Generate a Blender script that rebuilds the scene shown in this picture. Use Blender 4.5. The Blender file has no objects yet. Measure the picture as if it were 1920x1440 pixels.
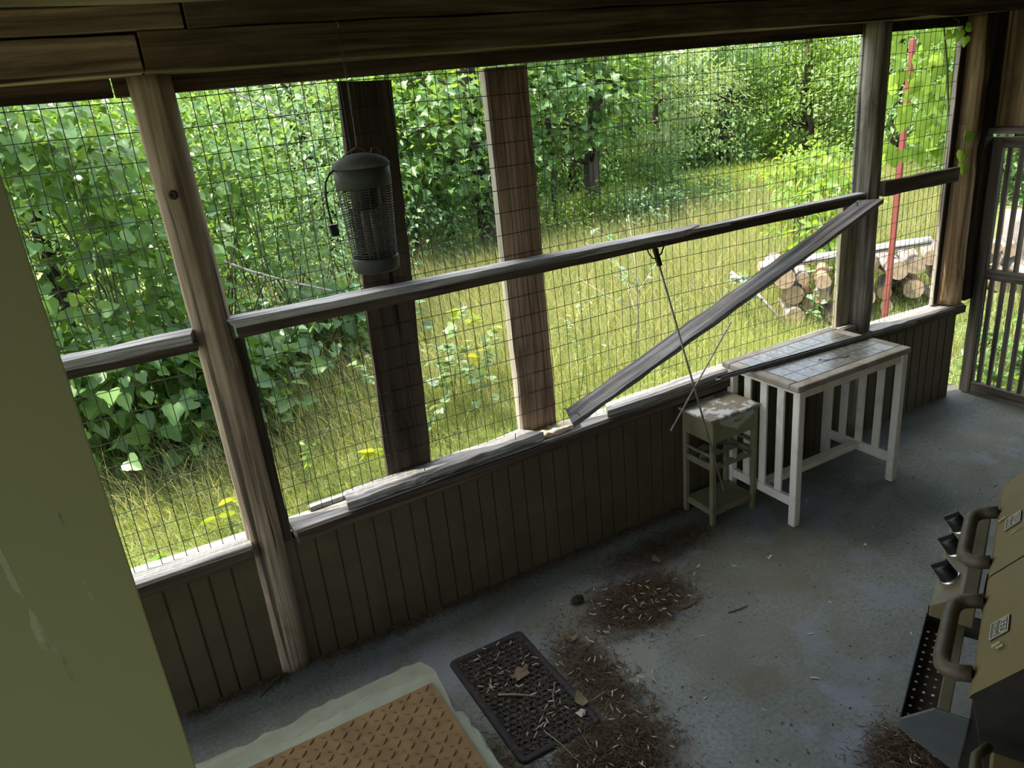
import bpy, math, random
import numpy as np
from mathutils import Vector, Matrix, Euler
PI = math.pi
C = bpy.context.scene.collection
sc = bpy.context.scene

# ------------------------------------------------------------------ helpers
class MB:
    """collects polygons and links them as ONE mesh object"""
    def __init__(s):
        s.v = []; s.f = []; s.m = []; s.sm = []
        s.mi = 0; s.smooth = False
    def add(s, vs, fs, smooth=None):
        b = len(s.v); s.v.extend([tuple(map(float, p)) for p in vs])
        for f in fs:
            s.f.append([b + i for i in f]); s.m.append(s.mi)
            s.sm.append(s.smooth if smooth is None else smooth)
        return s
    def box(s, x0, x1, y0, y1, z0, z1):
        v = [(x, y, z) for x in (x0, x1) for y in (y0, y1) for z in (z0, z1)]
        return s.add(v, [(0,1,3,2),(4,6,7,5),(0,4,5,1),(2,3,7,6),(0,2,6,4),(1,5,7,3)])
    def obox(s, c, ax, ay, az):
        """box from a centre and three half-extent vectors"""
        c, ax, ay, az = (np.array(q, float) for q in (c, ax, ay, az))
        v = [c + i*ax + j*ay + k*az for i in (-1,1) for j in (-1,1) for k in (-1,1)]
        return s.add(v, [(0,1,3,2),(4,6,7,5),(0,4,5,1),(2,3,7,6),(0,2,6,4),(1,5,7,3)])
    def plank(s, p0, p1, side, w, t, n=10, jit=.002, rng=None, skew0=0, skew1=0, wave=0):
        """worn board from p0 to p1 (centre line), width w along side, thickness t"""
        rng = rng or np.random.default_rng(1)
        p0, p1, side = (np.array(q, float) for q in (p0, p1, side))
        L = p1 - p0; d = L/np.linalg.norm(L); side = side - d*(side@d); side /= np.linalg.norm(side)
        nr = np.cross(d, side); vs = []
        for i in range(n+1):
            u = i/n; c = p0 + L*u + nr*wave*math.sin(u*PI)
            for (a, b) in ((-1,-1),(1,-1),(1,1),(-1,1)):
                e = 0
                if i == 0: e = skew0*a
                if i == n: e = skew1*a
                q = c + side*(a*w/2 + rng.normal()*jit) + nr*(b*t/2 + rng.normal()*jit*.7) + d*e
                vs.append(q)
        fs = [(0,3,2,1), tuple(4*n + k for k in (0,1,2,3))]
        for i in range(n):
            for k in range(4):
                a = 4*i+k; b = 4*i+(k+1)%4
                fs.append((a, b, b+4, a+4))
        return s.add(vs, fs)
    def tube(s, pts, r, n=8, cap=True, jit=0, rng=None, smooth=True):
        pts = [np.array(p, float) for p in pts]; k = len(pts)
        rs = [r]*k if np.isscalar(r) else list(r)
        t0 = pts[1]-pts[0]; t0 /= np.linalg.norm(t0)
        ref = np.array((0,0,1.)) if abs(t0[2]) < .9 else np.array((1.,0,0))
        u = np.cross(t0, ref); u /= np.linalg.norm(u)
        vs = []
        for i in range(k):
            t = pts[min(i+1,k-1)] - pts[max(i-1,0)]; t /= (np.linalg.norm(t)+1e-12)
            u = u - t*(u@t); u /= np.linalg.norm(u); w = np.cross(t, u)
            for j in range(n):
                a = 2*PI*j/n
                rr = rs[i]*(1 + (rng.normal()*jit if jit else 0))
                vs.append(pts[i] + (u*math.cos(a) + w*math.sin(a))*rr)
        b = len(s.v); s.add(vs, [], smooth)
        for i in range(k-1):
            for j in range(n):
                a, c = b+i*n+j, b+i*n+(j+1)%n
                s.f.append([a, c, c+n, a+n]); s.m.append(s.mi); s.sm.append(smooth)
        if cap:
            s.f.append([b+j for j in range(n)][::-1]); s.m.append(getattr(s,'capmi',s.mi)); s.sm.append(False)
            s.f.append([b+(k-1)*n+j for j in range(n)]); s.m.append(getattr(s,'capmi',s.mi)); s.sm.append(False)
        return s
    def lathe(s, c, prof, n=32, axis=(0,0,1)):
        c = np.array(c, float); ax = np.array(axis, float); ax /= np.linalg.norm(ax)
        ref = np.array((1.,0,0)) if abs(ax[0]) < .8 else np.array((0,1.,0))
        u = np.cross(ax, ref); u /= np.linalg.norm(u); w = np.cross(ax, u)
        vs = []
        for (r, h) in prof:
            for j in range(n):
                a = 2*PI*j/n; vs.append(c + ax*h + (u*math.cos(a)+w*math.sin(a))*r)
        fs = []
        for i in range(len(prof)-1):
            for j in range(n):
                a, d = i*n+j, i*n+(j+1)%n
                fs.append((a, d, d+n, a+n))
        s.add(vs, fs, True)
        return s
    def prism(s, poly, fn, t0, t1):
        """polygon (list of 2-D points) swept between t0 and t1; fn(u,v,t) -> xyz"""
        n = len(poly)
        vs = [fn(u, v, t0) for u, v in poly] + [fn(u, v, t1) for u, v in poly]
        fs = [tuple(range(n))[::-1], tuple(range(n, 2*n))]
        for i in range(n):
            j = (i+1) % n; fs.append((i, j, j+n, i+n))
        return s.add(vs, fs)
    def build(s, name, mat, parent=None, loc=None, bevel=0, origin=None, fix=True):
        me = bpy.data.meshes.new(name)
        v = np.array(s.v)
        if parent is not None:
            org = np.array(parent['_o']) if '_o' in parent else np.zeros(3)
        elif origin is not None: org = np.array(origin, float)
        else:
            lo, hi = v.min(0), v.max(0); org = np.array(((lo[0]+hi[0])/2, (lo[1]+hi[1])/2, lo[2]))
        v = v - org
        me.from_pydata(v.tolist(), [], s.f); 
        mats = mat if isinstance(mat, (list, tuple)) else [mat]
        for m in mats: me.materials.append(m)
        me.polygons.foreach_set('material_index', s.m)
        me.polygons.foreach_set('use_smooth', s.sm)
        me.update()
        if fix:
            import bmesh
            bm = bmesh.new(); bm.from_mesh(me); bmesh.ops.recalc_face_normals(bm, faces=bm.faces); bm.to_mesh(me); bm.free()
        o = bpy.data.objects.new(name, me); C.objects.link(o)
        o['_o'] = [float(q) for q in org]
        if parent is not None: o.parent = parent
        else: o.location = org
        if bevel:
            b = o.modifiers.new('Bevel', 'BEVEL'); b.width = bevel; b.segments = 2; b.limit_method = 'ANGLE'
        return o

def thing(name, loc, label, cat, group=None):
    o = bpy.data.objects.new(name, None); C.objects.link(o); o.location = loc
    o.empty_display_size = .1
    o['_o'] = [float(q) for q in loc]
    return tag(o, label, cat, group)
def tag(o, label, cat, group=None, kind=None):
    o['label'] = label; o['category'] = cat
    if group: o['group'] = group
    if kind: o['kind'] = kind
    return o
def struct(o, label=None):
    o['kind'] = 'structure'
    if label: o['label'] = label
    return o
def dup(o, parent=None):
    c = o.copy(); C.objects.link(c)
    if parent is not None: c.parent = parent
    for ch in list(o.children): dup(ch, c)
    return c

# ------------------------------------------------------------------ materials
def nt(name):
    m = bpy.data.materials.new(name); m.use_nodes = True
    t = m.node_tree; t.nodes.clear()
    out = t.nodes.new('ShaderNodeOutputMaterial')
    return m, t, out
def N(t, typ, **kw):
    n = t.nodes.new(typ)
    for k, v in kw.items():
        if k.startswith('i_'): n.inputs[k[2:].replace('_', ' ')].default_value = v
        else: setattr(n, k, v)
    return n
def ramp(t, stops):
    r = N(t, 'ShaderNodeValToRGB'); e = r.color_ramp.elements
    while len(e) > 1: e.remove(e[-1])
    e[0].position = stops[0][0]; e[0].color = (*stops[0][1], 1) if len(stops[0][1]) == 3 else stops[0][1]
    for p, c in stops[1:]:
        q = e.new(p); q.color = (*c, 1)
    return r
def g(v): return (v, v, v)
def mixc(t, fac, a, b, mode='MIX'):
    m = N(t, 'ShaderNodeMix', data_type='RGBA', blend_type=mode)
    L = t.links
    if hasattr(fac, 'links'): L.new(fac, m.inputs[0])
    else: m.inputs[0].default_value = fac
    for k, q in ((6, a), (7, b)):
        if hasattr(q, 'links'): L.new(q, m.inputs[k])
        else: m.inputs[k].default_value = (*q, 1)
    return m.outputs[2]
def noise(t, vec, scale, detail=4, rough=.55, dist=0):
    n = N(t, 'ShaderNodeTexNoise'); n.inputs['Scale'].default_value = scale; n.inputs['Detail'].default_value = detail
    n.inputs['Roughness'].default_value = rough; n.inputs['Distortion'].default_value = dist
    t.links.new(vec, n.inputs['Vector']); return n.outputs['Fac']
def mapped(t, src, scale=(1,1,1), loc=(0,0,0), rot=(0,0,0)):
    m = N(t, 'ShaderNodeMapping'); m.inputs['Scale'].default_value = scale; m.inputs['Location'].default_value = loc
    m.inputs['Rotation'].default_value = rot
    t.links.new(src, m.inputs['Vector']); return m.outputs[0]
def bsdf(t, out, col, rough=.8, spec=.3, metal=0, bump=None, bstr=.3, bdist=.01):
    p = N(t, 'ShaderNodeBsdfPrincipled'); L = t.links
    if hasattr(col, 'links'): L.new(col, p.inputs['Base Color'])
    else: p.inputs['Base Color'].default_value = (*col, 1)
    if hasattr(rough, 'links'): L.new(rough, p.inputs['Roughness'])
    else: p.inputs['Roughness'].default_value = rough
    p.inputs['Specular IOR Level'].default_value = spec; p.inputs['Metallic'].default_value = metal
    if bump is not None:
        b = N(t, 'ShaderNodeBump'); b.inputs['Strength'].default_value = bstr; b.inputs['Distance'].default_value = bdist
        L.new(bump, b.inputs['Height']); L.new(b.outputs[0], p.inputs['Normal'])
    L.new(p.outputs[0], out.inputs[0]); return p
def wood(name, dark, light, axis='X', grain=38, blotch=None, bstr=.5, rough=.85, seed=0, bl=(.5,.75)):
    m, t, out = nt(name); tc = N(t, 'ShaderNodeTexCoord').outputs['Object']
    s = [grain, grain, grain]; s['XYZ'.index(axis)] = grain*.035
    v = mapped(t, tc, s, (seed*3.1, seed*1.7, seed))
    f = noise(t, v, 1.0, 8, .62, .8)
    r = ramp(t, [(.36, dark), (.5, tuple((a+b)/2 for a, b in zip(dark, light))), (.63, light)])
    t.links.new(f, r.inputs[0]); col = r.outputs[0]
    if blotch:
        f2 = noise(t, mapped(t, tc, [4 if 'XYZ'[i] != axis else 1.5 for i in range(3)], (seed, 0, 0)), 1.2, 5, .6, .5)
        r2 = ramp(t, [(bl[0], g(0)), (bl[1], g(1))]); t.links.new(f2, r2.inputs[0])
        col = mixc(t, r2.outputs[0], col, blotch)
    # long drying cracks
    f3 = noise(t, mapped(t, tc, [grain*.5 if 'XYZ'[i] != axis else grain*.012 for i in range(3)], (seed*2, 5, 0)), 1.0, 3, .5, .3)
    r3 = ramp(t, [(.335, g(.22)), (.375, g(1))]); t.links.new(f3, r3.inputs[0])
    col = mixc(t, 1.0, col, r3.outputs[0], 'MULTIPLY')
    bsdf(t, out, col, rough, .2, 0, f, bstr, .006)
    return m
def paint(name, col, col2=None, rough=.6, spec=.3, scale=9, lo=.45, hi=.65, bstr=.15, metal=0, bscale=60):
    m, t, out = nt(name); tc = N(t, 'ShaderNodeTexCoord').outputs['Object']
    c = col
    if col2:
        f = noise(t, tc, scale, 7, .62, .3); r = ramp(t, [(lo, g(0)), (hi, g(1))]); t.links.new(f, r.inputs[0])
        c = mixc(t, r.outputs[0], col, col2)
    bsdf(t, out, c, rough, spec, metal, noise(t, tc, bscale, 4), bstr, .003)
    return m
def leafmat(name, cols, tcols=None, tr=.45, rough=.40, spec=.5):
    m, t, out = nt(name); L = t.links
    gi = N(t, 'ShaderNodeNewGeometry').outputs['Random Per Island']
    n = len(cols); r = ramp(t, [(i/max(1, n-1), c) for i, c in enumerate(cols)]); L.new(gi, r.inputs[0])
    tcols = tcols or [(min(1, c[0]*1.9), min(1, c[1]*1.6), c[2]*.8) for c in cols]
    r2 = ramp(t, [(i/max(1, n-1), c) for i, c in enumerate(tcols)]); L.new(gi, r2.inputs[0])
    p = N(t, 'ShaderNodeBsdfPrincipled'); L.new(r.outputs[0], p.inputs['Base Color'])
    p.inputs['Roughness'].default_value = rough; p.inputs['Specular IOR Level'].default_value = spec
    q = N(t, 'ShaderNodeBsdfTranslucent'); L.new(r2.outputs[0], q.inputs['Color'])
    x = N(t, 'ShaderNodeMixShader'); x.inputs[0].default_value = tr
    L.new(p.outputs[0], x.inputs[1]); L.new(q.outputs[0], x.inputs[2]); L.new(x.outputs[0], out.inputs[0])
    return m

M = {}
M['beam2'] = wood('lit_red_brown_beam_wood', (.13,.09,.055), (.44,.33,.22), 'X', 26, (.12,.095,.055), .5, .9, 31)  # own reddish brown, lightened further to paint in light from the house
M['beam'] = wood('dark_beam_wood', (.055,.038,.020), (.21,.155,.095), 'X', 30, (.06,.05,.028), .5, .9, 1)
M['header'] = wood('header_wood', (.045,.030,.018), (.15,.105,.065), 'X', 34, (.05,.045,.025), .5, .9, 2)
M['log_post'] = wood('log_post_wood', (.17,.125,.085), (.42,.335,.235), 'Z', 30, (.20,.15,.085), .6, .85, 3)
M['grey_post'] = wood('grey_post_wood', (.10,.09,.07), (.42,.385,.315), 'Z', 30, (.10,.085,.06), .7, .9, 4)
M['corner_post'] = wood('corner_post_wood', (.16,.095,.045), (.55,.39,.22), 'Z', 26, (.16,.10,.05), .5, .8, 5)
M['grey_x'] = wood('weathered_grey_wood', (.15,.145,.14), (.58,.57,.545), 'X', 42, (.22,.21,.19), .8, .9, 6)
M['grey_lean'] = wood('leaning_board_wood', (.075,.073,.068), (.33,.325,.305), 'X', 46, (.13,.125,.11), .8, .9, 32)
M['grey_x2'] = wood('weathered_sill_wood', (.12,.115,.105), (.42,.405,.375), 'X', 42, (.30,.28,.25), .8, .9, 7)
M['brown_edge'] = wood('brown_stained_edge', (.04,.03,.021), (.105,.082,.058), 'X', 36, None, .4, .85, 8)
M['plank_dark'] = wood('dark_plank_wood', (.035,.025,.017), (.10,.072,.05), 'Z', 26, (.05,.035,.022), .4, .85, 9)
M['plank_red'] = wood('red_brown_plank_wood', (.16,.10,.062), (.55,.385,.26), 'Z', 22, (.13,.085,.055), .4, .85, 10)
M['board_post'] = wood('pale_board_wood', (.17,.15,.09), (.50,.45,.31), 'Z', 30, (.26,.23,.14), .4, .85, 11)
M['trim_dark'] = wood('dark_trim_wood', (.022,.017,.012), (.06,.046,.032), 'Z', 34, None, .4, .85, 12)
M['trim_pale'] = wood('pale_and_lit_trim_wood', (.18,.15,.11), (.45,.40,.32), 'Z', 30, None, .4, .85, 13)  # pale wood tone, also used to paint lit trim edges
M['gate'] = wood('gate_wood', (.055,.046,.037), (.20,.175,.14), 'Z', 34, None, .5, .85, 14)
M['gate_rail'] = wood('gate_rail_wood', (.07,.058,.045), (.24,.205,.165), 'Y', 34, None, .5, .85, 15)
M['wallboard'] = wood('brown_wall_boards', (.13,.085,.042), (.42,.285,.15), 'Z', 16, (.07,.055,.03), .3, .8, 16)
M['siding'] = paint('brown_stained_siding', (.066,.053,.026), (.092,.075,.039), .62, .3, 5, .4, .75, .25, 0, 90)
M['ceiling'] = wood('ceiling_boards', (.10,.085,.045), (.24,.21,.12), 'X', 24, None, .3, .85, 17)
M['pale_log'] = wood('pale_rafter_log', (.17,.14,.075), (.40,.35,.21), 'X', 22, None, .3, .85, 18)
M['fresh'] = wood('freshly_split_wood', (.42,.34,.22), (.75,.66,.50), 'X', 40, None, .8, .8, 19)

def floor_mat():
    m, t, out = nt('worn_concrete_floor'); L = t.links
    tc = N(t, 'ShaderNodeTexCoord').outputs['Object']
    base = ramp(t, [(.3, (.130,.148,.130)), (.55, (.188,.213,.188)), (.8, (.235,.258,.222))])
    L.new(noise(t, tc, 1.6, 6, .6, .4), base.inputs[0]); col = base.outputs[0]
    # worn speckle
    f = noise(t, tc, 55, 6, .7); r = ramp(t, [(.38, g(.55)), (.56, g(1.0))]); L.new(f, r.inputs[0])
    col = mixc(t, .8, col, r.outputs[0], 'MULTIPLY')
    # broad green brown grime
    f = noise(t, tc, 1.1, 7, .65, .8); r = ramp(t, [(.46, g(0)), (.64, g(.75))]); L.new(f, r.inputs[0])
    col = mixc(t, r.outputs[0], col, (.125,.125,.085))
    # blue grey paint left in places
    f = noise(t, mapped(t, tc, (1,1,1), (4.2,1.3,0)), 1.7, 6, .6, .5); r = ramp(t, [(.55, g(0)), (.62, g(.55))]); L.new(f, r.inputs[0])
    col = mixc(t, r.outputs[0], col, (.20,.225,.265))
    # dirt patches round the litter
    def patch(cx, cy, rx, ry, colr, amt, edge=.35, rot=0):
        nonlocal col
        v = mapped(t, tc, (1,1,1), (-cx, -cy, 0)); v = mapped(t, v, (1/rx, 1/ry, 0), (0,0,0), (0,0,0))
        ln = N(t, 'ShaderNodeVectorMath', operation='LENGTH'); L.new(v, ln.inputs[0])
        ad = N(t, 'ShaderNodeMath', operation='MULTIPLY_ADD'); L.new(noise(t, tc, 9, 6, .7), ad.inputs[0])
        ad.inputs[1].default_value = 1.3; L.new(ln.outputs['Value'], ad.inputs[2])
        r = ramp(t, [(.0, g(amt)), (.999, g(0))]); mr = N(t, 'ShaderNodeMapRange'); L.new(ad.outputs[0], mr.inputs[0])
        mr.inputs[1].default_value = 1.65-edge; mr.inputs[2].default_value = 1.65+edge*.4
        L.new(mr.outputs[0], r.inputs[0]); col = mixc(t, r.outputs[0], col, colr)
    dirt = (.062,.051,.036)
    patch(1.87,-.58,.31,.21,dirt,.9); patch(1.40,-.84,.16,.28,dirt,.85); patch(1.20,-1.30,.28,.22,dirt,.9)
    patch(2.25,-.28,.42,.13,dirt,.7); patch(2.15,-1.86,.24,.16,dirt,.85); patch(.80,-1.15,.15,.35,dirt,.9)
    patch(1.95,-1.29,.12,.10,(.12,.095,.055),.5); patch(1.57,-.88,.17,.12,(.20,.215,.175),.8,.12)
    # grime along the foot of the screened wall
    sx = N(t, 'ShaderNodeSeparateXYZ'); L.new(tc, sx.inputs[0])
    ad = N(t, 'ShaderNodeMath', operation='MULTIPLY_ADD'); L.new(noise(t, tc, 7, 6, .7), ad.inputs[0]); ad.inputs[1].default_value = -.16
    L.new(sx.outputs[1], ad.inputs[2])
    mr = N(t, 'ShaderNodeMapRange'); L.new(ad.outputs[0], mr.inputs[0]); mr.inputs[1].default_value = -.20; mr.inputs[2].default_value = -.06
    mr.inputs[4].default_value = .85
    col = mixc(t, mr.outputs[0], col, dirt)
    rr = ramp(t, [(.3, g(.5)), (.7, g(.85))]); L.new(noise(t, tc, 3, 5), rr.inputs[0])
    bsdf(t, out, col, rr.outputs[0], .35, 0, noise(t, tc, 45, 8, .7), .35, .004)
    return m
M['floor'] = floor_mat()
def ground_mat():
    m, t, out = nt('meadow_ground'); L = t.links
    tc = N(t, 'ShaderNodeTexCoord').outputs['Object']
    r = ramp(t, [(.3, (.16,.135,.08)), (.5, (.17,.20,.07)), (.7, (.20,.26,.09))]); L.new(noise(t, tc, 3, 8, .7), r.inputs[0])
    bsdf(t, out, r.outputs[0], .95, .1, 0, noise(t, tc, 30, 6), .6, .03); return m
M['ground'] = ground_mat()
M['wire'] = paint('green_vinyl_wire', (.008,.018,.011), None, .45, .4)
M['steel'] = paint('galvanised_wire', (.25,.25,.24), (.12,.11,.10), .5, .5, 40, .4, .6, .1, .6)
M['whitetable'] = paint('aged_white_paint', (.70,.67,.56), (.48,.45,.35), .6, .3, 7, .5, .75)
M['tabletrim'] = paint('stained_table_frame', (.34,.31,.25), (.22,.17,.11), .65, .3, 9, .42, .68)
def tile_mat():
    m, t, out = nt('dirty_glazed_tile'); L = t.links; tc = N(t, 'ShaderNodeTexCoord').outputs['Object']
    f = noise(t, tc, 42, 8, .75, .4); r = ramp(t, [(.36, g(0)), (.50, g(.95))]); L.new(f, r.inputs[0])
    f2 = noise(t, tc, 3.5, 4, .6); r2 = ramp(t, [(.30, g(.35)), (.50, g(1))]); L.new(f2, r2.inputs[0])
    k = mixc(t, 1, r.outputs[0], r2.outputs[0], 'MULTIPLY')
    col = mixc(t, k, (.36,.375,.345), (.12,.11,.07))
    bsdf(t, out, col, .28, .5, 0, f, .1, .002); return m
M['tile'] = tile_mat()
M['grout'] = paint('tile_grout', (.20,.19,.16), None, .9, .1)
M['stand'] = paint('olive_stand_paint', (.18,.172,.095), (.125,.118,.06), .6, .3, 8, .45, .7)
M['standtop'] = paint('peeling_stand_top', (.215,.195,.135), (.56,.57,.53), .65, .3, 14, .50, .54, .5, 0, 25)
M['standpale'] = paint('pale_stencil_paint', (.36,.38,.30), (.28,.29,.22), .6, .3, 12)
M['rod'] = paint('dull_metal_rod', (.26,.25,.21), (.16,.15,.12), .45, .5, 20, .4, .6, .1, .3)
M['bar'] = paint('grey_metal_channel', (.10,.10,.095), (.17,.16,.145), .5, .4, 15, .4, .7, .1, .2)
M['black'] = paint('black_plastic', (.010,.010,.010), None, .45, .4)
M['zap'] = paint('dark_green_plastic', (.030,.036,.030), (.045,.05,.043), .55, .35, 6)
M['zapcap'] = paint('dusty_plastic_cap', (.17,.165,.14), (.075,.075,.062), .8, .2, 8, .35, .7)
M['zapgrid'] = paint('grimy_grid_wire', (.065,.062,.052), (.035,.033,.028), .5, .4, 20)
M['lamp'] = paint('frosted_lamp_tube', (.22,.19,.15), None, .3, .5)
M['slab'] = paint('flagstone', (.215,.228,.165), (.16,.17,.125), .9, .2, 6, .4, .7, .6, 0, 30)
M['doormat'] = paint('brown_doormat', (.165,.105,.042), (.11,.07,.03), .85, .2, 10, .4, .7, .4, 0, 80)
M['rubber'] = paint('black_rubber', (.020,.021,.024), (.04,.038,.036), .7, .3, 12, .45, .7)
M['door'] = paint('olive_door_paint', (.225,.22,.085), (.195,.20,.075), .6, .3, 2.2, .3, .8)
M['doorscuff'] = paint('door_scuff', (.29,.285,.14), (.14,.14,.055), .8, .2, 30)
M['lid'] = paint('tan_enamel', (.175,.132,.048), (.142,.104,.034), .5, .4, 6, .35, .7, .2)
M['lidpale'] = paint('scratched_enamel', (.42,.37,.24), (.16,.1,.05), .6, .3, 60)
M['gpanel'] = paint('olive_steel', (.14,.115,.055), (.10,.085,.045), .5, .4, 9, .4, .7)
M['ghandle'] = paint('worn_handle', (.105,.085,.05), (.075,.058,.036), .55, .35, 40, .4, .65, .3)
M['gdark'] = paint('black_steel', (.016,.015,.013), (.03,.026,.02), .55, .4, 9)
M['ggrey'] = paint('grey_steel', (.075,.082,.08), (.055,.06,.058), .5, .4, 6)
M['grust'] = paint('rusty_tray', (.045,.032,.017), (.085,.05,.022), .85, .2, 10, .4, .65)
M['chrome'] = paint('chrome', (.62,.60,.55), (.45,.43,.38), .25, .5, 30, .4, .7, .1, .9)
M['badge'] = paint('badge_plate', (.085,.08,.062), None, .5, .4)
M['badgeink'] = paint('badge_lettering', (.44,.42,.33), None, .6, .3)
M['seed'] = leafmat('dry_seed', [(.66,.63,.54), (.50,.45,.35), (.74,.71,.63)], None, .15, .8, .1)
M['needle'] = leafmat('brown_needles', [(.035,.024,.014), (.10,.068,.038), (.055,.038,.02), (.20,.155,.10), (.05,.035,.02)], None, .1, .9, .1)
M['dryleaf'] = leafmat('dry_leaf', [(.21,.165,.105), (.21,.165,.105)], None, .15, .85, .1)
M['dryleaf2'] = leafmat('tan_leaf', [(.30,.185,.085), (.36,.23,.11)], None, .15, .85, .1)
M['paleleaf'] = leafmat('pale_scrap', [(.55,.52,.44), (.5,.47,.4)], None, .15, .85, .1)
M['twig'] = paint('dry_twig', (.085,.06,.038), (.13,.10,.07), .9, .1, 30)
M['paletwig'] = paint('pale_stalk', (.30,.27,.19), None, .9, .1)
M['cone'] = paint('brown_cone', (.045,.03,.018), (.09,.065,.04), .9, .1, 60)
M['bark'] = wood('tree_bark', (.035,.028,.022), (.13,.108,.085), 'Z', 12, (.06,.055,.035), 1, .95, 20)
M['logbark'] = wood('log_bark', (.15,.12,.10), (.44,.385,.335), 'X', 14, (.38,.33,.29), 1, .95, 21)
M['logend'] = paint('cut_log_end', (.44,.33,.22), (.30,.21,.14), .9, .1, 12)
M['logbrown'] = wood('brown_log', (.17,.10,.055), (.40,.27,.16), 'X', 18, None, .8, .95, 22)
M['red'] = paint('faded_red_paint', (.26,.07,.055), (.20,.06,.048), .6, .3, 5)
M['greystick'] = wood('grey_stick', (.24,.22,.20), (.52,.49,.45), 'X', 30, None, .5, .95, 23)
M['lf_a'] = leafmat('leaf_fresh', [(0.081, 0.161, 0.04), (0.115, 0.218, 0.057), (0.161, 0.282, 0.081), (0.103, 0.23, 0.075)])
M['lf_b'] = leafmat('leaf_blue_green', [(0.098, 0.189, 0.078), (0.15, 0.26, 0.124), (0.195, 0.325, 0.169), (0.117, 0.234, 0.078)], None, .40, .42, .5)
M['lf_c'] = leafmat('leaf_yellow_green', [(0.154, 0.264, 0.039), (0.22, 0.341, 0.061), (0.154, 0.286, 0.055)], None, .5)
M['lf_far'] = leafmat('leaf_far', [(0.112, 0.225, 0.068), (0.18, 0.307, 0.105), (0.255, 0.39, 0.15)], None, .42)
M['lf_vine'] = leafmat('leaf_vine', [(.10,.20,.025), (.14,.25,.035), (.09,.19,.03)], [(.28,.43,.05), (.36,.50,.07), (.25,.40,.05)], .58, .5, .3)
M['lf_yellow'] = leafmat('leaf_lime', [(.24,.30,.025), (.30,.36,.035)], [(.6,.62,.03), (.7,.7,.04)], .55)
M['lf_pale'] = leafmat('leaf_pale', [(.20,.31,.13), (.31,.41,.21), (.15,.26,.09)], None, .4, .38, .6)
M['grass'] = leafmat('meadow_grass', [(.145,.215,.070), (.19,.255,.095), (.23,.28,.14), (.34,.345,.22), (.16,.235,.07), (.20,.265,.095)], None, .42, .6, .25)
M['lawn'] = leafmat('short_grass', [(.26,.37,.10), (.34,.43,.14), (.40,.44,.20)], None, .4, .6, .25)
M['straw'] = leafmat('straw_grass', [(.36,.355,.21), (.50,.48,.31), (.28,.31,.155)], None, .4, .6, .2)
M['stem'] = paint('green_stem', (.12,.17,.05), None, .7, .2)
M['palestem'] = paint('pale_stem', (.46,.40,.33), (.30,.25,.19), .8, .2, 20)

# ------------------------------------------------------------------ camera
cam = bpy.data.cameras.new('camera'); co = bpy.data.objects.new('camera', cam); C.objects.link(co)
rt, up, fw = Vector((.86869717,-.48627426,-.09435343)), Vector((.25373614,.27324392,.927877)), Vector((.4254212,.829985,-.36075158))
Rm = Matrix((rt, up, -fw)).transposed().to_4x4(); Rm.translation = Vector((0, -3.0773, 2.42))
co.matrix_world = Rm; cam.sensor_width = 36; cam.sensor_fit = 'HORIZONTAL'; cam.lens = 36*1415.97/1920
cam.clip_start = .02; cam.clip_end = 300
sc.camera = co
R = np.random.default_rng(7)

# ------------------------------------------------------------------ floor, walls, roof
mb = MB(); mb.box(-3.2, 5.42, -3.0, .12, -.35, 0)
struct(mb.build('floor', M['floor'], origin=(0,0,0)))
def siding(x0, x1, ztop):
    """vertical grooved boarding, inner face at y = 0"""
    mb = MB(); prof = [(x0, 0)]; x = x0 + .055; k = 0
    while x < x1 - .03:
        prof += [(x-.005, 0), (x-.003, .010), (x+.003, .010), (x+.005, 0)]
        x += (.088, .10, .082, .094)[k % 4]; k += 1
    prof += [(x1, 0)]
    n = len(prof)
    z1 = [ztop(px) for px, _ in prof]
    vs = [(px, py, 0.0) for px, py in prof] + [(px, py, z1[i]) for i, (px, py) in enumerate(prof)]
    fs = [(i, i+1, i+1+n, i+n) for i in range(n-1)]
    b = len(vs); vs += [(x0, .07, 0), (x1, .07, 0), (x1, .07, z1[-1]), (x0, .07, z1[0])]
    fs += [(b, b+3, b+2, b+1), (0, n, b+3, b), (n-1, b+1, b+2, 2*n-1)]
    return mb.add(vs, fs)
zt = lambda x: .655 + .0285*max(0, x-.3) if x < 3 else .735 - .0125*(x-3)
struct(siding(-3.2, .24, lambda x: .655).build('wall_front', M['siding'], origin=(0,0,0), fix=False))
struct(siding(.358, 4.09, zt).build('wall_front', M['siding'], origin=(0,0,0), fix=False))
struct(siding(4.215, 5.19, lambda x: .69).build('wall_front', M['siding'], origin=(0,0,0), fix=False))
# apron boards below the sill
def apron(x0, x1, za, zb, h0, h1, k):
    mb = MB(); mb.plank((x0,-.048,(za+h0)/2), (x1,-.048,(zb+h1)/2), (0,0,1), h0-za, .020, 14, .0012, np.random.default_rng(k))
    o = mb.build('trim_%d' % k, M['brown_edge'], bevel=.002); return struct(o)
apron(-3.2, .226, .655, .655, .708, .708, 1)
apron(.425, 4.08, .660, .730, .710, .776, 2)
apron(4.228, 5.2, .680, .658, .733, .711, 3)
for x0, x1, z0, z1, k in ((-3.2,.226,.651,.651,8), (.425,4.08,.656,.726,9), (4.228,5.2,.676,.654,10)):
    mb = MB(); mb.plank((x0,-.020,z0), (x1,-.020,z1), (0,1,0), .04, .008, 12, .0004, R); struct(mb.build('trim_%d' % k, M['trim_pale']))  # pale strip paints the lit lower edge of the apron trim
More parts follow.
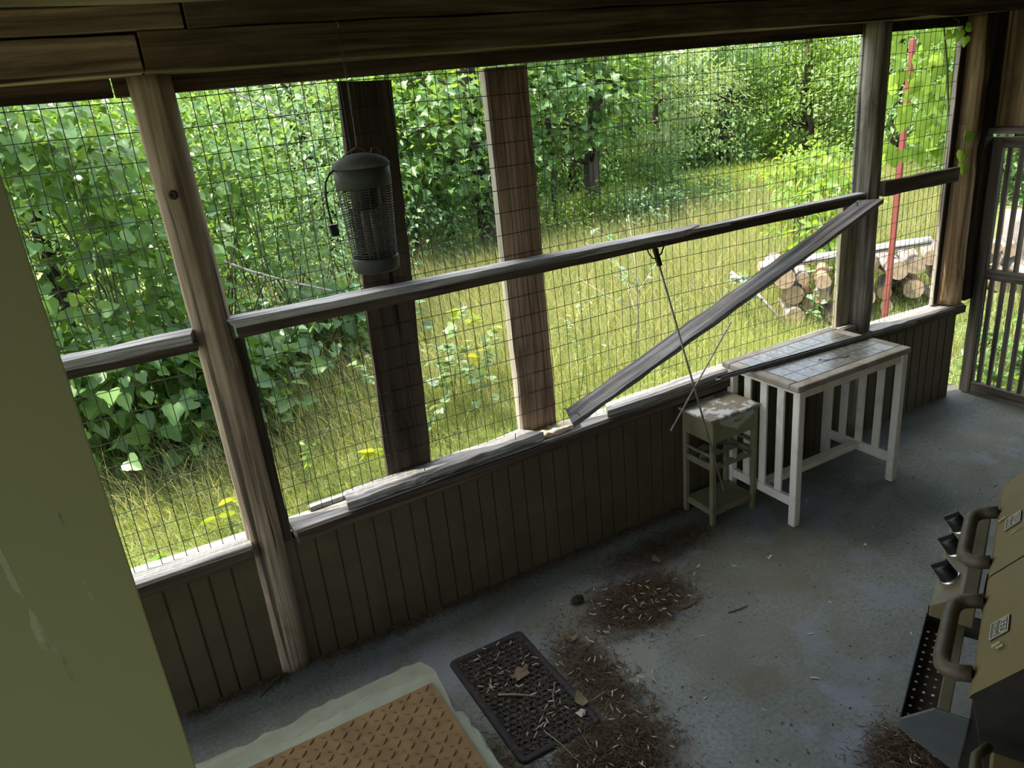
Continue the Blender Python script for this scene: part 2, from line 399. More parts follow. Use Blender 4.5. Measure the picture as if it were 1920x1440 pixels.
# sill boards
mb = MB(); mb.plank((-3.2,.035,.70), (.236,.035,.70), (0,1,0), .145, .032, 24, .0018, R)
struct(mb.build('trim_4', M['grey_x2'], bevel=.002))
mb = MB(); mb.plank((.415,.03,.700), (4.072,.03,.765), (0,1,0), .135, .034, 30, .0016, R)
struct(mb.build('trim_5', M['grey_x2'], bevel=.002))
mb = MB(); mb.plank((4.222,.03,.722), (5.22,.03,.700), (0,1,0), .15, .036, 14, .0022, R, 0, .02)
struct(mb.build('trim_6', M['grey_x2'], bevel=.002))
# beams and headers
rb = np.random.default_rng(3)
def timber(name, x0, x1, y, w, z0a, z0b, z1a, z1b, mat, label, cat='beam', jit=.003, n=22, group=None):
    mb = MB(); mb.plank((x0, y, (z0a+z1a)/2), (x1, y, (z0b+z1b)/2), (0,1,0), w, z1a-z0a, n, jit, rb)
    return tag(mb.build(name, mat, bevel=.004), label, cat, group)
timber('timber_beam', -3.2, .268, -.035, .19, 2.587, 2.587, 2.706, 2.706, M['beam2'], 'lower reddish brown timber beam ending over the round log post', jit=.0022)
timber('timber_beam', .276, 5.3, -.035, .19, 2.588, 2.585, 2.712, 2.705, M['beam'], 'long dark lower timber beam from the log post to the corner')
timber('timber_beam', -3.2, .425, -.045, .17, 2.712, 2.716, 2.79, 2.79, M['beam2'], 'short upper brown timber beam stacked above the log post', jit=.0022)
timber('timber_beam', .434, 5.3, -.045, .17, 2.717, 2.71, 2.81, 2.81, M['beam'], 'long dark upper timber stacked on the main porch beam')
timber('header_board', -3.2, .17, .091, .035, 2.528, 2.528, 2.805, 2.805, M['header'], 'brown header board behind the beam, outside the log post', 'board', .0014)
timber('header_board', .175, 4.10, .091, .035, 2.528, 2.528, 2.805, 2.805, M['header'], 'long brown header board the planks hang under, above the wide mesh', 'board', .0014)
timber('header_board', 4.20, 5.06, .091, .035, 2.528, 2.528, 2.805, 2.805, M['trim_dark'], 'dark frame board over the narrow vine-covered screen', 'board', .0014)
mb = MB(); mb.smooth = True
mb.tube([(-3.2+i*.35, -.15+.008*math.sin(i), 2.814+.004*math.sin(i*1.7)) for i in range(25)], .022, 12, True, .03, rb)
tag(mb.build('rafter_log', M['pale_log']), 'pale peeled pole running along the top of the timber beam', 'pole')
# roof with eave
mb = MB()
mb.add([(-3.6,-4.6,2.95),(5.8,-4.6,2.95),(5.8,-.2,2.85),(-3.6,-.2,2.85),(5.8,.265,2.80),(-3.6,.265,2.80),
        (-3.6,-4.6,3.02),(5.8,-4.6,3.02),(5.8,-.2,2.92),(-3.6,-.2,2.92),(5.8,.265,2.87),(-3.6,.265,2.87)],
       [(0,1,2,3),(3,2,4,5),(6,9,8,7),(9,11,10,8),(0,6,7,1),(4,10,11,5),(0,3,9,6),(3,5,11,9),(1,7,8,2),(2,8,10,4)])
struct(mb.build('ceiling', M['ceiling'], origin=(0,0,0)))
# house wall behind (doorway round the camera) and end walls
mb = MB(); mb.box(-3.2, -.72, -3.14, -3.0, 0, 2.93); mb.box(.62, 5.42, -3.14, -3.0, 0, 2.93); mb.box(-.72, .62, -3.14, -3.0, 2.62, 2.93)
struct(mb.build('wall_back', M['wallboard'], origin=(0,0,0)))
mb = MB(); mb.box(-.72, .62, -4.6, -3.0, .3, .62); struct(mb.build('floor', M['slab'], origin=(0,0,0)))
mb = MB()
mb.box(5.335, 5.42, -3.0, -1.12, 0, 2.93)
y = -1.12
while y < .0:
    mb.box(5.335, 5.36, y+.003, y+.177, 1.895, 2.93); y += .18
mb.box(5.345, 5.40, -1.12, .14, 1.9, 2.93)
struct(mb.build('wall_right', M['wallboard'], origin=(0,0,0)))
mb = MB(); mb.plank((5.30,.075,1.878), (5.30,-1.15,1.878), (1,0,0), .09, .038, 10, .001, R)
struct(mb.build('trim_7', M['gate_rail'], bevel=.002))
mb = MB(); mb.plank((5.27,.03,.73), (5.27,.03,2.6), (0,1,0), .11, .10, 10, .0015, R)
tag(mb.build('door_post', M['trim_dark'], bevel=.003), 'dark squared post between the corner log and the barred gate', 'post')

# ------------------------------------------------------------------ posts
def logpost(name, x, y, z0, z1, r, mat, label, knots, seed, taper=.0):
    rng = np.random.default_rng(seed); mb = MB(); pts = []; n = 20; H = z1-z0; nz = 46
    ph = rng.uniform(0, 6, 6); vs = []
    for i in range(nz+1):
        z = z0 + H*i/nz
        cx = x + .006*math.sin(z*2.2+ph[0]); cy = y + .004*math.sin(z*1.7+ph[1])
        for j in range(n):
            a = 2*PI*j/n
            rr = r*(1 + taper*(1-i/nz)) * (1 + .02*math.sin(2*a+ph[2]+z) + .012*math.sin(3*a+z*3+ph[3]) + rng.normal()*.006)
            for (ka, kz, kr, ks) in knots:
                da = (a-ka+PI) % (2*PI) - PI
                rr += kr*math.exp(-(da/.5)**2-((z-kz)/ks)**2)
            vs.append((cx+rr*math.cos(a), cy+rr*math.sin(a), z))
    fs = []
    for i in range(nz):
        for j in range(n):
            a, b = i*n+j, i*n+(j+1) % n; fs.append((a, b, b+n, a+n))
    fs.append(tuple(range(n))[::-1]); fs.append(tuple(nz*n+j for j in range(n)))
    mb.smooth = True; mb.add(vs, fs)
    o = mb.build(name, mat); return tag(o, label, 'post')
o = logpost('log_post', .299, .045, .0, 2.59, .072, M['log_post'], 'round peeled log post with a knot, standing beside the olive door', [(-2.0,2.2,.008,.08),(-1.2,1.52,.006,.06),(-1.5,.72,.006,.1)], 4, .12)
mb = MB(); mb.lathe((.269,-.0355,2.185), [(.0005,-.002),(.006,.002),(.010,.004),(.014,.003),(.018,-.003)], 9, (-.3,-1,.1)); mb.build('knot', M['trim_dark'], o)
logpost('log_post', 4.152, .035, .0, 2.59, .080, M['grey_post'], 'weathered grey log post with knotty bulges behind the leaning board', [(-.2,2.35,.02,.10),(.2,1.83,.018,.03),(-2.5,2.3,.012,.15),(-1.0,.95,.008,.1)], 5, .0)
logpost('log_post', 5.125, .045, .735, 2.59, .078, M['corner_post'], 'warm brown log post in the corner next to the gate', [(-1.2,1.75,-.02,.07),(-1.6,2.25,.012,.12),(-1.8,.75,.03,.25)], 6, .1)
# post side boards
mb = MB(); mb.plank((.380,.018,.655), (.372,.018,1.605), (1,0,0), .058, .04, 10, .0012, R)
tag(mb.build('side_board', M['trim_dark'], bevel=.002), 'narrow brown board standing beside the log post under the rail', 'board')
mb = MB(); mb.plank((4.012,.045,.74), (4.012,.045,1.60), (1,0,0), .118, .03, 10, .0012, R)
tag(mb.build('side_board', M['board_post'], bevel=.002), 'pale knotty board fixed beside the grey log post under the rail', 'board')
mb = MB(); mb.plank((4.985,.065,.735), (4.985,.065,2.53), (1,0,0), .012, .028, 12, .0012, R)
tag(mb.build('frame_strip', M['trim_pale'], bevel=.002), 'thin pale strip painting the lit frame edge near the corner post', 'strip')  # pale colour stands for light on the edge of the frame trim
mb = MB(); mb.plank((5.033,.075,.735), (5.033,.075,2.53), (1,0,0), .082, .035, 10, .001, R)
tag(mb.build('frame_strip', M['trim_dark'], bevel=.002), 'dark frame board between pale strip and corner log', 'strip')
# rails
rg = np.random.default_rng(12)
t = thing('mesh_rail', (-1.4,.0,1.6), 'short weathered rail between the olive door and the log post', 'rail')
mb = MB(); mb.plank((-3.2,.005,1.655), (.220,.005,1.655), (0,1,0), .10, .038, 24, .0022, rg, 0, .012); mb.build('top_board', M['grey_x'], t, bevel=.002)
mb = MB(); mb.plank((-3.2,.012,1.617), (.224,.012,1.617), (0,1,0), .075, .034, 20, .0015, rg); mb.build('under_board', M['brown_edge'], t, bevel=.002)
t = thing('mesh_rail', (2.1,.0,1.6), 'long weathered rail crossing the wide mesh from log to log', 'rail')
mb = MB()
vs = []; n = 30
for i in range(n+1):
    u = i/n; x = .352 + (2.80-.352)*u; z = 1.676 - .0125*(x-.352)
    fr = -.045 + rg.normal()*.002 - (.006*math.exp(-((x-2.6)/.12)**2)); bk = .042 + rg.normal()*.0015
    if x > 2.66: fr += (x-2.66)*.45
    e = .05*(1-u) if i == 0 else 0
    for (yy, zz, ex) in ((fr, z-.017, e*.6), (bk, z-.017, -e*0), (bk, z+.017+rg.normal()*.001, -e*.4), (fr, z+.015+rg.normal()*.001, 0)):
        vs.append((x+ex, yy, zz))
fs = [(0,3,2,1), tuple(4*n+k for k in (0,1,2,3))] + [(4*i+k, 4*i+(k+1) % 4, 4*i+4+(k+1) % 4, 4*i+4+k) for i in range(n) for k in range(4)]
mb.add(vs, fs); mb.build('top_board', M['grey_x'], t, bevel=.002)
mb = MB(); mb.plank((.385,.008,1.634), (4.08,.008,1.610), (0,1,0), .066, .046, 26, .0018, rg); mb.build('under_board', M['brown_edge'], t, bevel=.002)
mb = MB(); mb.plank((2.62,.006,1.643), (4.08,.006,1.638), (0,1,0), .060, .020, 14, .0015, rg); mb.build('strip', M['grey_x'], t, bevel=.002)
mb = MB(); mb.plank((4.165,-.07,1.660), (4.915,-.055,1.648), (0,0,1), .088, .036, 10, .0016, rg)
tag(mb.build('mesh_rail', M['brown_edge'], bevel=.002), 'dark upright rail nailed from the grey log to the corner log', 'rail')
# planks hung outside the mesh
mb = MB(); mb.plank((1.015,.085,.70), (1.090,.085,2.512), (1,0,0), .225, .028, 16, .0018, rg)
tag(mb.build('wide_plank', M['plank_dark'], bevel=.002), 'near-black wide plank outside the mesh behind the hanging bug zapper', 'plank')
mb = MB(); mb.plank((1.752,.085,.70), (1.748,.085,2.52), (1,0,0), .20, .028, 16, .0018, rg)
tag(mb.build('wide_plank', M['plank_red'], bevel=.002), 'reddish brown wide plank outside the mesh, away from the zapper', 'plank')
mb = MB(); mb.plank((1.655,.10,.72), (1.642,.10,2.52), (1,0,0), .012, .05, 14, .001, rg)
tag(mb.build('plank_batten', M['trim_pale'], bevel=.001), 'thin pale batten edging the reddish brown plank', 'strip')
# dislodged boards on the sill
t = thing('sill_board', (1.17,.02,.74), 'split sill board with nails lying loose under the two planks', 'board')
mb = MB(); mb.plank((.675,.012,.752), (1.675,.018,.775), (0,1,0), .115, .036, 22, .0035, rg, .012, -.035)
mb.build('board', M['grey_x2'], t, bevel=.002)
for (x, y, z) in ((1.065,.0,.78), (1.56,-.01,.793)):
    mb = MB(); mb.tube([(x,y,z-.02),(x+.002,y,z+.03)], .0022, 6); mb.build('nail', M['gdark'], t)
mb = MB(); mb.plank((.52,.088,.733), (.80,.092,.738), (0,1,0), .03, .022, 6, .0012, rg)
tag(mb.build('wood_strip', M['grey_x2'], bevel=.001), 'thin loose strip lying on the sill against the mesh', 'strip')
mb = MB(); mb.plank((1.69,.03,.751), (1.95,.03,.756), (0,1,0), .09, .02, 12, .0045, rg, .02, .0)
tag(mb.build('wood_strip', M['fresh'], bevel=.001), 'freshly split pale wood between the loose board and leaning board', 'strip')
mb = MB(); mb.plank((2.14,.015,.772), (4.07,.02,.800), (0,1,0), .105, .034, 22, .0022, rg, .03, 0)
tag(mb.build('sill_board', M['grey_x2'], bevel=.002), 'upper sill board still nailed down behind the white table', 'board')
# leaning board: built along its own X axis
p0, p1 = Vector((1.870,-.040,.822)), Vector((3.995,-.124,1.613))
L = (p1-p0).length; xd = (p1-p0).normalized(); yd = Vector((0,1,0)); yd = (yd - xd*yd.dot(xd)).normalized(); zd = xd.cross(yd); yd = (yd*math.cos(.33)+zd*math.sin(.33)).normalized(); zd = xd.cross(yd)
t = thing('leaning_board', (0,0,0), 'fallen grey board leaning from the sill up to the grey log post', 'board')
mb = MB(); mb.plank((0,0,0), (L,0,0), (0,1,0), .100, .034, 26, .002, rg, .015, -.05); mb.build('board', M['grey_lean'], t, bevel=.002)
for (x, y) in ((.02,.03), (.045,-.035), (L-.09,.02)):
    mb = MB(); mb.tube([(x,y,.01),(x-.01,y,.045),(x-.025,y+.004,.055)], .0022, 6); mb.build('nail', M['gdark'], t)
mm = Matrix((xd, yd, zd)).transposed().to_4x4(); mm.translation = p0; t.matrix_world = mm

# ------------------------------------------------------------------ welded wire
def wiremesh(name, x0, x1, z0, z1, y, label, sx=.0508, sz=.1016, r=.0017, seed=0):
    rng = np.random.default_rng(seed); mb = MB(); nx = int(round((x1-x0)/sx)); nz = int(round((z1-z0)/sz))
    def dx(x, z): return .004*math.sin(z*5+seed) + .003*math.sin(x*9+z*3)
    def dz(x, z): return .004*math.sin(x*4+seed*2) + .003*math.sin(x*2.3+z*2)
    def dy(x, z): return .004*math.sin(x*3+z*2.2+seed)
    for i in range(nx+1):
        x = x0 + sx*i; k = rng.normal()*.0025
        pts = [(x+dx(x,z)+k*math.sin(z*7+i), y+dy(x,z), z) for z in np.linspace(z0, z1, 16)]
        mb.tube(pts, r, 4, False)
    for j in range(nz+1):
        z = z1 - .03 - sz*j
        if z < z0: break
        pts = [(x+dx(x,z), y+dy(x,z)-r*1.4, z+dz(x,z)) for x in np.linspace(x0, min(x1, x0+sx*nx), max(8, int((x1-x0)*9)))]
        mb.tube(pts, r, 4, False)
    return tag(mb.build(name, M['wire'], origin=((x0+x1)/2, y, z0), fix=False), label, 'wire mesh')
wiremesh('wire_mesh', -2.0, .235, .715, 2.54, .0565, 'green welded wire mesh between the olive door and the log post', seed=1)
wiremesh('wire_mesh', .368, 4.09, .735, 2.54, .0565, 'wide green welded wire mesh in front of the two planks', seed=2)
wiremesh('wire_mesh', 4.22, 4.975, .735, 2.54, .0625, 'narrow green wire mesh screen overgrown with grape vine', seed=3)

# ------------------------------------------------------------------ gate
t = thing('wooden_gate', (5.33,-.5,0), 'weathered barred wooden gate with wire cloth in the end wall', 'gate')
mb = MB(); mb.plank((5.352,-.045,.012), (5.352,-.045,1.83), (0,1,0), .082, .044, 14, .0012, rg); mb.build('stile', M['gate'], t, bevel=.003)
mb = MB(); mb.plank((5.352,-1.035,.012), (5.352,-1.035,1.83), (0,1,0), .082, .044, 14, .0012, rg); mb.build('stile', M['gate'], t, bevel=.003)
for nm, z, h in (('top_rail',1.797,.066), ('middle_rail',.911,.072), ('bottom_rail',.056,.09)):
    mb = MB(); mb.plank((5.350,-.088,z), (5.350,-.992,z), (0,0,1), h, .042, 10, .0012, rg); mb.build(nm, M['gate_rail'], t, bevel=.003)
k = 0
for z0, z1 in ((.10,.875), (.947,1.764)):
    for i in range(12):
        yy = -.127 - .0718*i
        if yy < -.97: break
        mb = MB(); mb.plank((5.358,yy,z0), (5.358,yy+rg.normal()*.002,z1), (0,1,0), .028, .018, 5, .0006, rg); mb.build('bar', M['gate'], t)
mb = MB(); 
for i in range(70): mb.tube([(5.376,-.09-.0127*i,.1),(5.376,-.09-.0127*i,1.77)], .0005, 3, False)
for i in range(131): mb.tube([(5.377,-.09,.1+.0127*i),(5.377,-.98,.1+.0127*i)], .0005, 3, False)
mb.build('wire_cloth', M['steel'], t, fix=False)

# ------------------------------------------------------------------ bug zapper on its string
zx, zy = .940, -.165
mb = MB(); mb.tube([(zx-.004,zy,2.700),(zx-.002,zy,2.5),(zx-.003,zy,2.30),(zx-.006,zy,2.272)], .0013, 6)
mb.tube([(zx+.004,zy+.001,2.695),(zx+.003,zy+.001,2.48),(zx-.005,zy+.001,2.274)], .0010, 6)
mb.tube([(zx,-.13,2.705),(zx,-.150,2.708),(zx,zy-.006,2.700),(zx,zy-.002,2.688)], .003, 8)
tag(mb.build('hanging_string', M['steel']), 'thin pale string holding up the bug zapper from the beam', 'string')
t = thing('bug_zapper', (zx,zy,1.80), 'dark green cylindrical bug zapper hanging in front of the black plank', 'bug zapper')
mb = MB(); mb.lathe((zx,zy,0), [(.001,2.254),(.03,2.252),(.07,2.243),(.098,2.228),(.111,2.213),(.1125,2.203),(.104,2.203)], 40); mb.build('cap', M['zapcap'], t)
mb = MB(); mb.lathe((zx,zy,0), [(.104,2.205),(.108,2.203),(.108,2.13),(.102,2.126),(.098,2.13)], 40); mb.build('collar', M['zap'], t)
mb = MB(); mb.lathe((zx,zy,0), [(.085,1.86),(.090,1.862),(.0935,1.852),(.0915,1.81),(.084,1.801),(.05,1.799),(.001,1.799)], 40); mb.build('base_cup', M['zap'], t)
mb = MB()
for i in range(26):
    z = 1.868 + .0101*i; rr = .0885 + .016*i/25
    mb.tube([(zx+rr*math.cos(a), zy+rr*math.sin(a), z) for a in np.linspace(0, 2*PI, 33)], .0018, 4, False)
for j in range(18):
    a = 2*PI*j/18
    mb.tube([(zx+.0885*math.cos(a), zy+.0885*math.sin(a), 1.855),(zx+.105*math.cos(a), zy+.105*math.sin(a), 2.13)], .0014, 4, False)
mb.build('outer_cage', M['zapgrid'], t, fix=False)
mb = MB()
for rr in (.062, .068):
    for j in range(22):
        a = 2*PI*j/22 + rr*9; mb.tube([(zx+rr*math.cos(a), zy+rr*math.sin(a), 1.86),(zx+rr*math.cos(a), zy+rr*math.sin(a), 2.05)], .0012, 4, False)
for i in range(8):
    z = 1.87+.025*i; mb.tube([(zx+.065*math.cos(a), zy+.065*math.sin(a), z) for a in np.linspace(0, 2*PI, 25)], .0008, 4, False)
mb.build('shock_grid', M['zapgrid'], t, fix=False)
mb = MB(); mb.lathe((zx,zy,0), [(.058,2.125),(.058,2.055),(.05,2.045),(.001,2.045)], 28); mb.build('ballast_cover', M['black'], t)
for s in (-1, 1):
    mb = MB(); mb.tube([(zx+s*.018,zy,1.86),(zx+s*.018,zy,2.05)], .012, 12); mb.build('lamp_tube', M['lamp'], t)
mb = MB(); mb.tube([(zx-.085,zy,2.232),(zx-.055,zy,2.252),(zx-.006,zy,2.276),(zx+.02,zy,2.262),(zx+.03,zy,2.252)], .0022, 6)
mb.tube([(zx+.048,zy,2.247),(zx+.055,zy,2.266),(zx+.075,zy,2.264),(zx+.09,zy,2.236)], .002, 6); mb.build('bail', M['steel'], t)
mb = MB(); cp = [(-.105,2.206),(-.128,2.195),(-.150,2.165),(-.158,2.12),(-.158,2.07),(-.155,2.03),(-.152,2.01)]
mb.tube([(zx+a, zy-.01, z) for a, z in cp], .0042, 8); cord = mb.build('cord', M['black'], t)
mb = MB(); mb.obox((zx-.150,zy-.01,1.985), (.0145,0,0), (0,.011,0), (-.002,0,.022)); mb.obox((zx-.151,zy-.01,2.004), (.017,0,0), (0,.0125,0), (0,0,.004)); mb.build('plug', M['black'], cord, bevel=.002)

# ------------------------------------------------------------------ white table
t = thing('tiled_table', (3.39,-.27,0), 'tall white slatted table with dirty tiled top against the wall', 'table')
X0, X1, Y0, Y1, ZT = 2.945, 3.857, -.562, -.004, .852
mb = MB(); w = .062
for (a, b, c, d) in ((X0,X1,Y0,Y0+w), (X0,X1,Y1-w,Y1), (X0,X0+w,Y0+w,Y1-w), (X1-w,X1,Y0+w,Y1-w)): mb.box(a, b, c, d, ZT-.036, ZT)
top = mb.build('top_frame', M['tabletrim'], t, bevel=.009)
mb = MB(); mb.box(X0+w, X1-w, Y0+w, Y1-w, ZT-.03, ZT-.005); mb.build('grout_bed', M['grout'], t)
mb = MB(); nx, ny = 8, 4
for i in range(nx):
    for j in range(ny):
        dx = (X1-X0-2*w)/nx; dy = (Y1-Y0-2*w)/ny
        mb.box(X0+w+dx*i+.0015, X0+w+dx*(i+1)-.0015, Y0+w+dy*j+.0015, Y0+w+dy*(j+1)-.0015, ZT-.005, ZT-.0012)
mb.build('tile_panel', M['tile'], t, bevel=.001)
lx0, lx1, ly0, ly1, lw = 2.985, 3.815, -.535, -.055, .046
for (x, y) in ((lx0,ly0), (lx1,ly0), (lx0,ly1), (lx1,ly1)):
    mb = MB(); mb.box(x-lw/2, x+lw/2, y-lw/2, y+lw/2, .0, ZT-.036); mb.build('leg', M['whitetable'], t, bevel=.006)
for y in (ly0, ly1):
    mb = MB(); mb.box(lx0+lw/2, lx1-lw/2, y-.011, y+.011, ZT-.082, ZT-.036); mb.build('apron', M['whitetable'], t, bevel=.002)
for x in (lx0, lx1):
    mb = MB(); mb.box(x-.011, x+.011, ly0+lw/2, ly1-lw/2, ZT-.06, ZT-.036); mb.build('apron', M['whitetable'], t, bevel=.002)
    mb = MB(); mb.box(x-.014, x+.014, ly0+lw/2, ly1-lw/2, .118, .172); mb.build('side_rail', M['whitetable'], t, bevel=.003)
    for k in range(3):
        y = ly0 + (ly1-ly0)*(k+1)/4
        mb = MB(); mb.box(x-.007, x+.007, y-.024, y+.024, .172, ZT-.06); mb.build('slat', M['whitetable'], t, bevel=.002)
mb = MB(); mb.box(lx0+.014, lx1-.014, -.315, -.255, .135, .170); mb.build('stretcher', M['whitetable'], t, bevel=.003)
# metal channel lying across the table
mb = MB(); p0 = np.array((2.735,-.205,.8535)); p1 = np.array((4.225,-.322,.8535)); d = (p1-p0)/np.linalg.norm(p1-p0); sd = np.array((-d[1], d[0], 0)); zz = np.array((0,0,1.))
Lh = np.linalg.norm(p1-p0)/2; c = (p0+p1)/2
mb.obox(c+zz*.0012, d*Lh, sd*.016, zz*.0012); mb.obox(c+zz*.010-sd*.0150, d*Lh, sd*.0012, zz*.010); mb.obox(c+zz*.008+sd*.0150, d*Lh, sd*.0012, zz*.008)
o = tag(mb.build('metal_channel', M['bar']), 'long grey metal channel lying lengthwise across the tiled table', 'metal bar')
mb = MB(); mb.obox(p0-d*.012+zz*.004-sd*.008, d*.014, sd*.006, zz*.002); mb.build('end_clip', M['rod'], o)
# dry scrap on the table
mb = MB(); mb.tube([(3.36,-.352,.8535),(3.33,-.360,.8550),(3.36,-.39,.8545),(3.45,-.415,.8540),(3.47,-.43,.8545),(3.50,-.42,.8540),(3.53,-.385,.8545)], .002, 5)
tag(mb.build('bent_wire', M['black']), 'scrap of black bent wire on the table tiles', 'wire')

# ------------------------------------------------------------------ small stand
t = thing('small_stand', (2.80,-.155,0), 'small olive painted stand with peeling top beside the white table', 'side table')
sx0, sx1, sy0, sy1 = 2.622, 2.960, -.278, -.032
mb = MB(); mb.plank((2.600,-.156,.663), (2.967,-.156,.663), (0,1,0), .268, .016, 6, .0008, rg); mb.build('top', M['standtop'], t, bevel=.003)
q = .027
for (x, y) in ((sx0,sy0), (sx1-.027,sy0), (sx0,sy1-.027), (sx1-.027,sy1-.027)):
    mb = MB(); mb.box(x, x+q, y, y+q, 0, .655); mb.build('leg', M['stand'], t, bevel=.003)
mb = MB(); mb.box(sx0+q, sx1-q, sy0+.004, sy0+.018, .52, .652); dr = mb.build('drawer_front', M['stand'], t, bevel=.002)
mb = MB(); a0, a1 = sx0+.055, sx1-.03; 
prof = [(0,.645),(1,.645),(.99,.625),(.93,.617),(.86,.603),(.80,.600),(.70,.585),(.62,.580),(.5,.558),(.40,.578),(.30,.583),(.2,.600),(.13,.603),(.07,.617),(.01,.625)]
mb.prism([(a0+(a1-a0)*u, z) for u, z in prof], lambda u, v, y: (u, y, v), sy0+.0035, sy0+.001); mb.build('stencil_panel', M['standpale'], dr)
mb = MB()
for k in range(4): mb.obox(((a0+a1)/2+(k-1.5)*.012, sy0-.0002, .607+.006*abs(k-1.5)), (.008,0,.004*(1 if k < 2 else -1)), (0,.0012,0), (0,0,.004))
mb.build('stencil_flower', M['stand'], dr)
for x in (sx0+.004, sx1-.018):
    mb = MB(); mb.box(x, x+.014, sy0+q, sy1-q, .52, .652); mb.build('side_panel', M['stand'], t)
mb = MB(); mb.box(sx0+q, sx1-q, sy1-.018, sy1-.004, .52, .652); mb.build('back_panel', M['stand'], t)
for x in (sx0+.006, sx1-.02):
    mb = MB(); mb.box(x, x+.014, sy0+q, sy1-q, .345, .385); mb.build('rack_rail', M['stand'], t, bevel=.002)
    mb = MB(); mb.box(x, x+.012, sy0+q, sy1-q, .425, .44); mb.build('rack_rail', M['stand'], t, bevel=.002)
for z0, y in ((.348,sy0+.01), (.36,-.155), (.348,sy1-.02)):
    mb = MB(); x = np.linspace(sx0+q, sx1-q, 25)
    poly = [(xx, z0+.012+.030*abs(math.sin((xx-sx0)*2*PI/.19))) for xx in x] + [(sx1-q, z0), (sx0+q, z0)]
    mb.prism(poly, lambda u, v, yy: (u, yy, v), y, y+.012); mb.build('bottle_rack', M['stand'], t)
mb = MB(); mb.box(sx0+.012, sx1-.012, sy0+.012, sy1-.012, .082, .096); mb.build('lower_shelf', M['stand'], t, bevel=.002)
for x in (sx0+.008, sx1-.022):
    mb = MB(); mb.box(x, x+.014, sy0+q, sy1-q, .058, .086); mb.build('side_rail', M['stand'], t, bevel=.002)
mb = MB(); mb.box(sx0+q, sx1-q, sy0+.008, sy0+.022, .058, .086); mb.build('front_rail', M['stand'], t, bevel=.002)
# two thin rods
t = thing('hooked_rod', (2.44,-.06,1.59), 'thin dark rod hooked under the rail and leaning past the stand', 'rod')
mb = MB(); A0, A1 = np.array((2.437,-.055,1.606)), np.array((2.588,-.40,.302)); mb.tube([A0, A0+(A1-A0)*.5, A1], [.0055,.0055,.005], 8); mb.build('shaft', M['rod'], t)
mb = MB(); e = (A1-A0)/np.linalg.norm(A1-A0); mb.obox(A0+e*.045+np.array((0,-.004,0)), (.011,0,.002), (0,.009,0), e*.045)
mb.tube([A0+e*.05, A0+e*.035+np.array((.035,0,.005)), A0+np.array((.062,0,.005)), A0+np.array((.055,.002,.028))], .0045, 6)
mb.tube([A0+e*.055, A0+e*.05+np.array((-.03,0,.004)), A0+e*.03+np.array((-.045,0,.01)), A0+np.array((-.050,.0,.014))], .0035, 6); mb.build('hook', M['black'], t)
mb = MB(); b0, b1 = np.array((2.4584,-.1255,.5998)), np.array((3.044,.040,1.036)); b1 = b0+(b1-b0)*1.03; mb.tube([b0, (b0+b1)/2, b1], .0052, 8)
tag(mb.build('thin_rod', M['rod']), 'bare thin rod crossing the hooked rod, poked up to the mesh', 'rod')

# ------------------------------------------------------------------ steps, doormat, rubber mat
def slab(name, pts, z0, z1, mat, label, seed):
    rng = np.random.default_rng(seed); mb = MB(); P = []
    for i in range(len(pts)):
        a, b = np.array(pts[i]), np.array(pts[(i+1) % len(pts)]); n = max(1, int(np.linalg.norm(b-a)/.035)); nrm = np.array((b-a)[::-1]*(1,-1)); nrm /= np.linalg.norm(nrm)+1e-9
        for k in range(n): P.append(a+(b-a)*k/n + nrm*rng.normal()*.005)
    n = len(P); c = np.mean(P, 0)
    rings = []
    for z, s in ((z0,.0), (z0+.3*(z1-z0),.0), (z0+.75*(z1-z0),.004), (z1-.006,.002), (z1,-.006)):
        rings.append([(*(p+(p-c)/np.linalg.norm(p-c)*(s+rng.normal()*.003)), z+rng.normal()*.0015) for p in P])
    vs = [v for r in rings for v in r]; fs = [tuple(range(n))[::-1], tuple(4*n+i for i in range(n))]
    for k in range(4):
        for i in range(n): fs.append((k*n+i, k*n+(i+1) % n, (k+1)*n+(i+1) % n, (k+1)*n+i))
    mb.add(vs, fs); return tag(mb.build(name, mat), label, 'step')
slab('stone_step', [(-.66,-2.9),(.72,-2.9),(.745,-1.3),(.73,-.95),(.762,-.63),(.73,-.527),(.52,-.525),(.30,-.53),(.034,-.558),(-.125,-.545),(-.66,-.56)], 0, .195, M['slab'], 'lower grey flagstone step showing its ledge toward the wall', 1)
slab('stone_step', [(-.64,-2.9),(.70,-2.9),(.735,-1.30),(.728,-.99),(.706,-.975),(.728,-.80),(.722,-.745),(.676,-.722),(.52,-.712),(.26,-.732),(-.085,-.752),(-.64,-.76)], .2005, .297, M['slab'], 'upper grey flagstone step under the brown doormat', 2)
mb = MB(); mx0, mx1, my0, my1 = -.30, .688, -1.55, -.796
mb.box(mx0, mx1, my0, my1, .2985, .3035)
for i in range(27):
    for j in range(22):
        cx = mx0+.018+.0375*i + rg.normal()*.0012; cy = my1-.020-.0375*j + rg.normal()*.0012
        if cx > mx1-.012 or cy < my0: continue
        a = PI/4 if (i+j) % 2 else -PI/4; dx, dy = math.cos(a), math.sin(a); l, w2 = .0185+rg.normal()*.0008, .0058
        b = [(cx-dx*l, cy-dy*l, .3035), (cx+dy*w2, cy-dx*w2, .3035), (cx+dx*l, cy+dy*l, .3035), (cx-dy*w2, cy+dx*w2, .3035)]
        tt = [(cx-dx*l*.6, cy-dy*l*.6, .3082), (cx+dy*w2*.35, cy-dx*w2*.35, .3088), (cx+dx*l*.6, cy+dy*l*.6, .3082), (cx-dy*w2*.35, cy+dx*w2*.35, .3088)]
        mb.add(b+tt, [(4,5,6,7),(0,1,5,4),(1,2,6,5),(2,3,7,6),(3,0,4,7)])
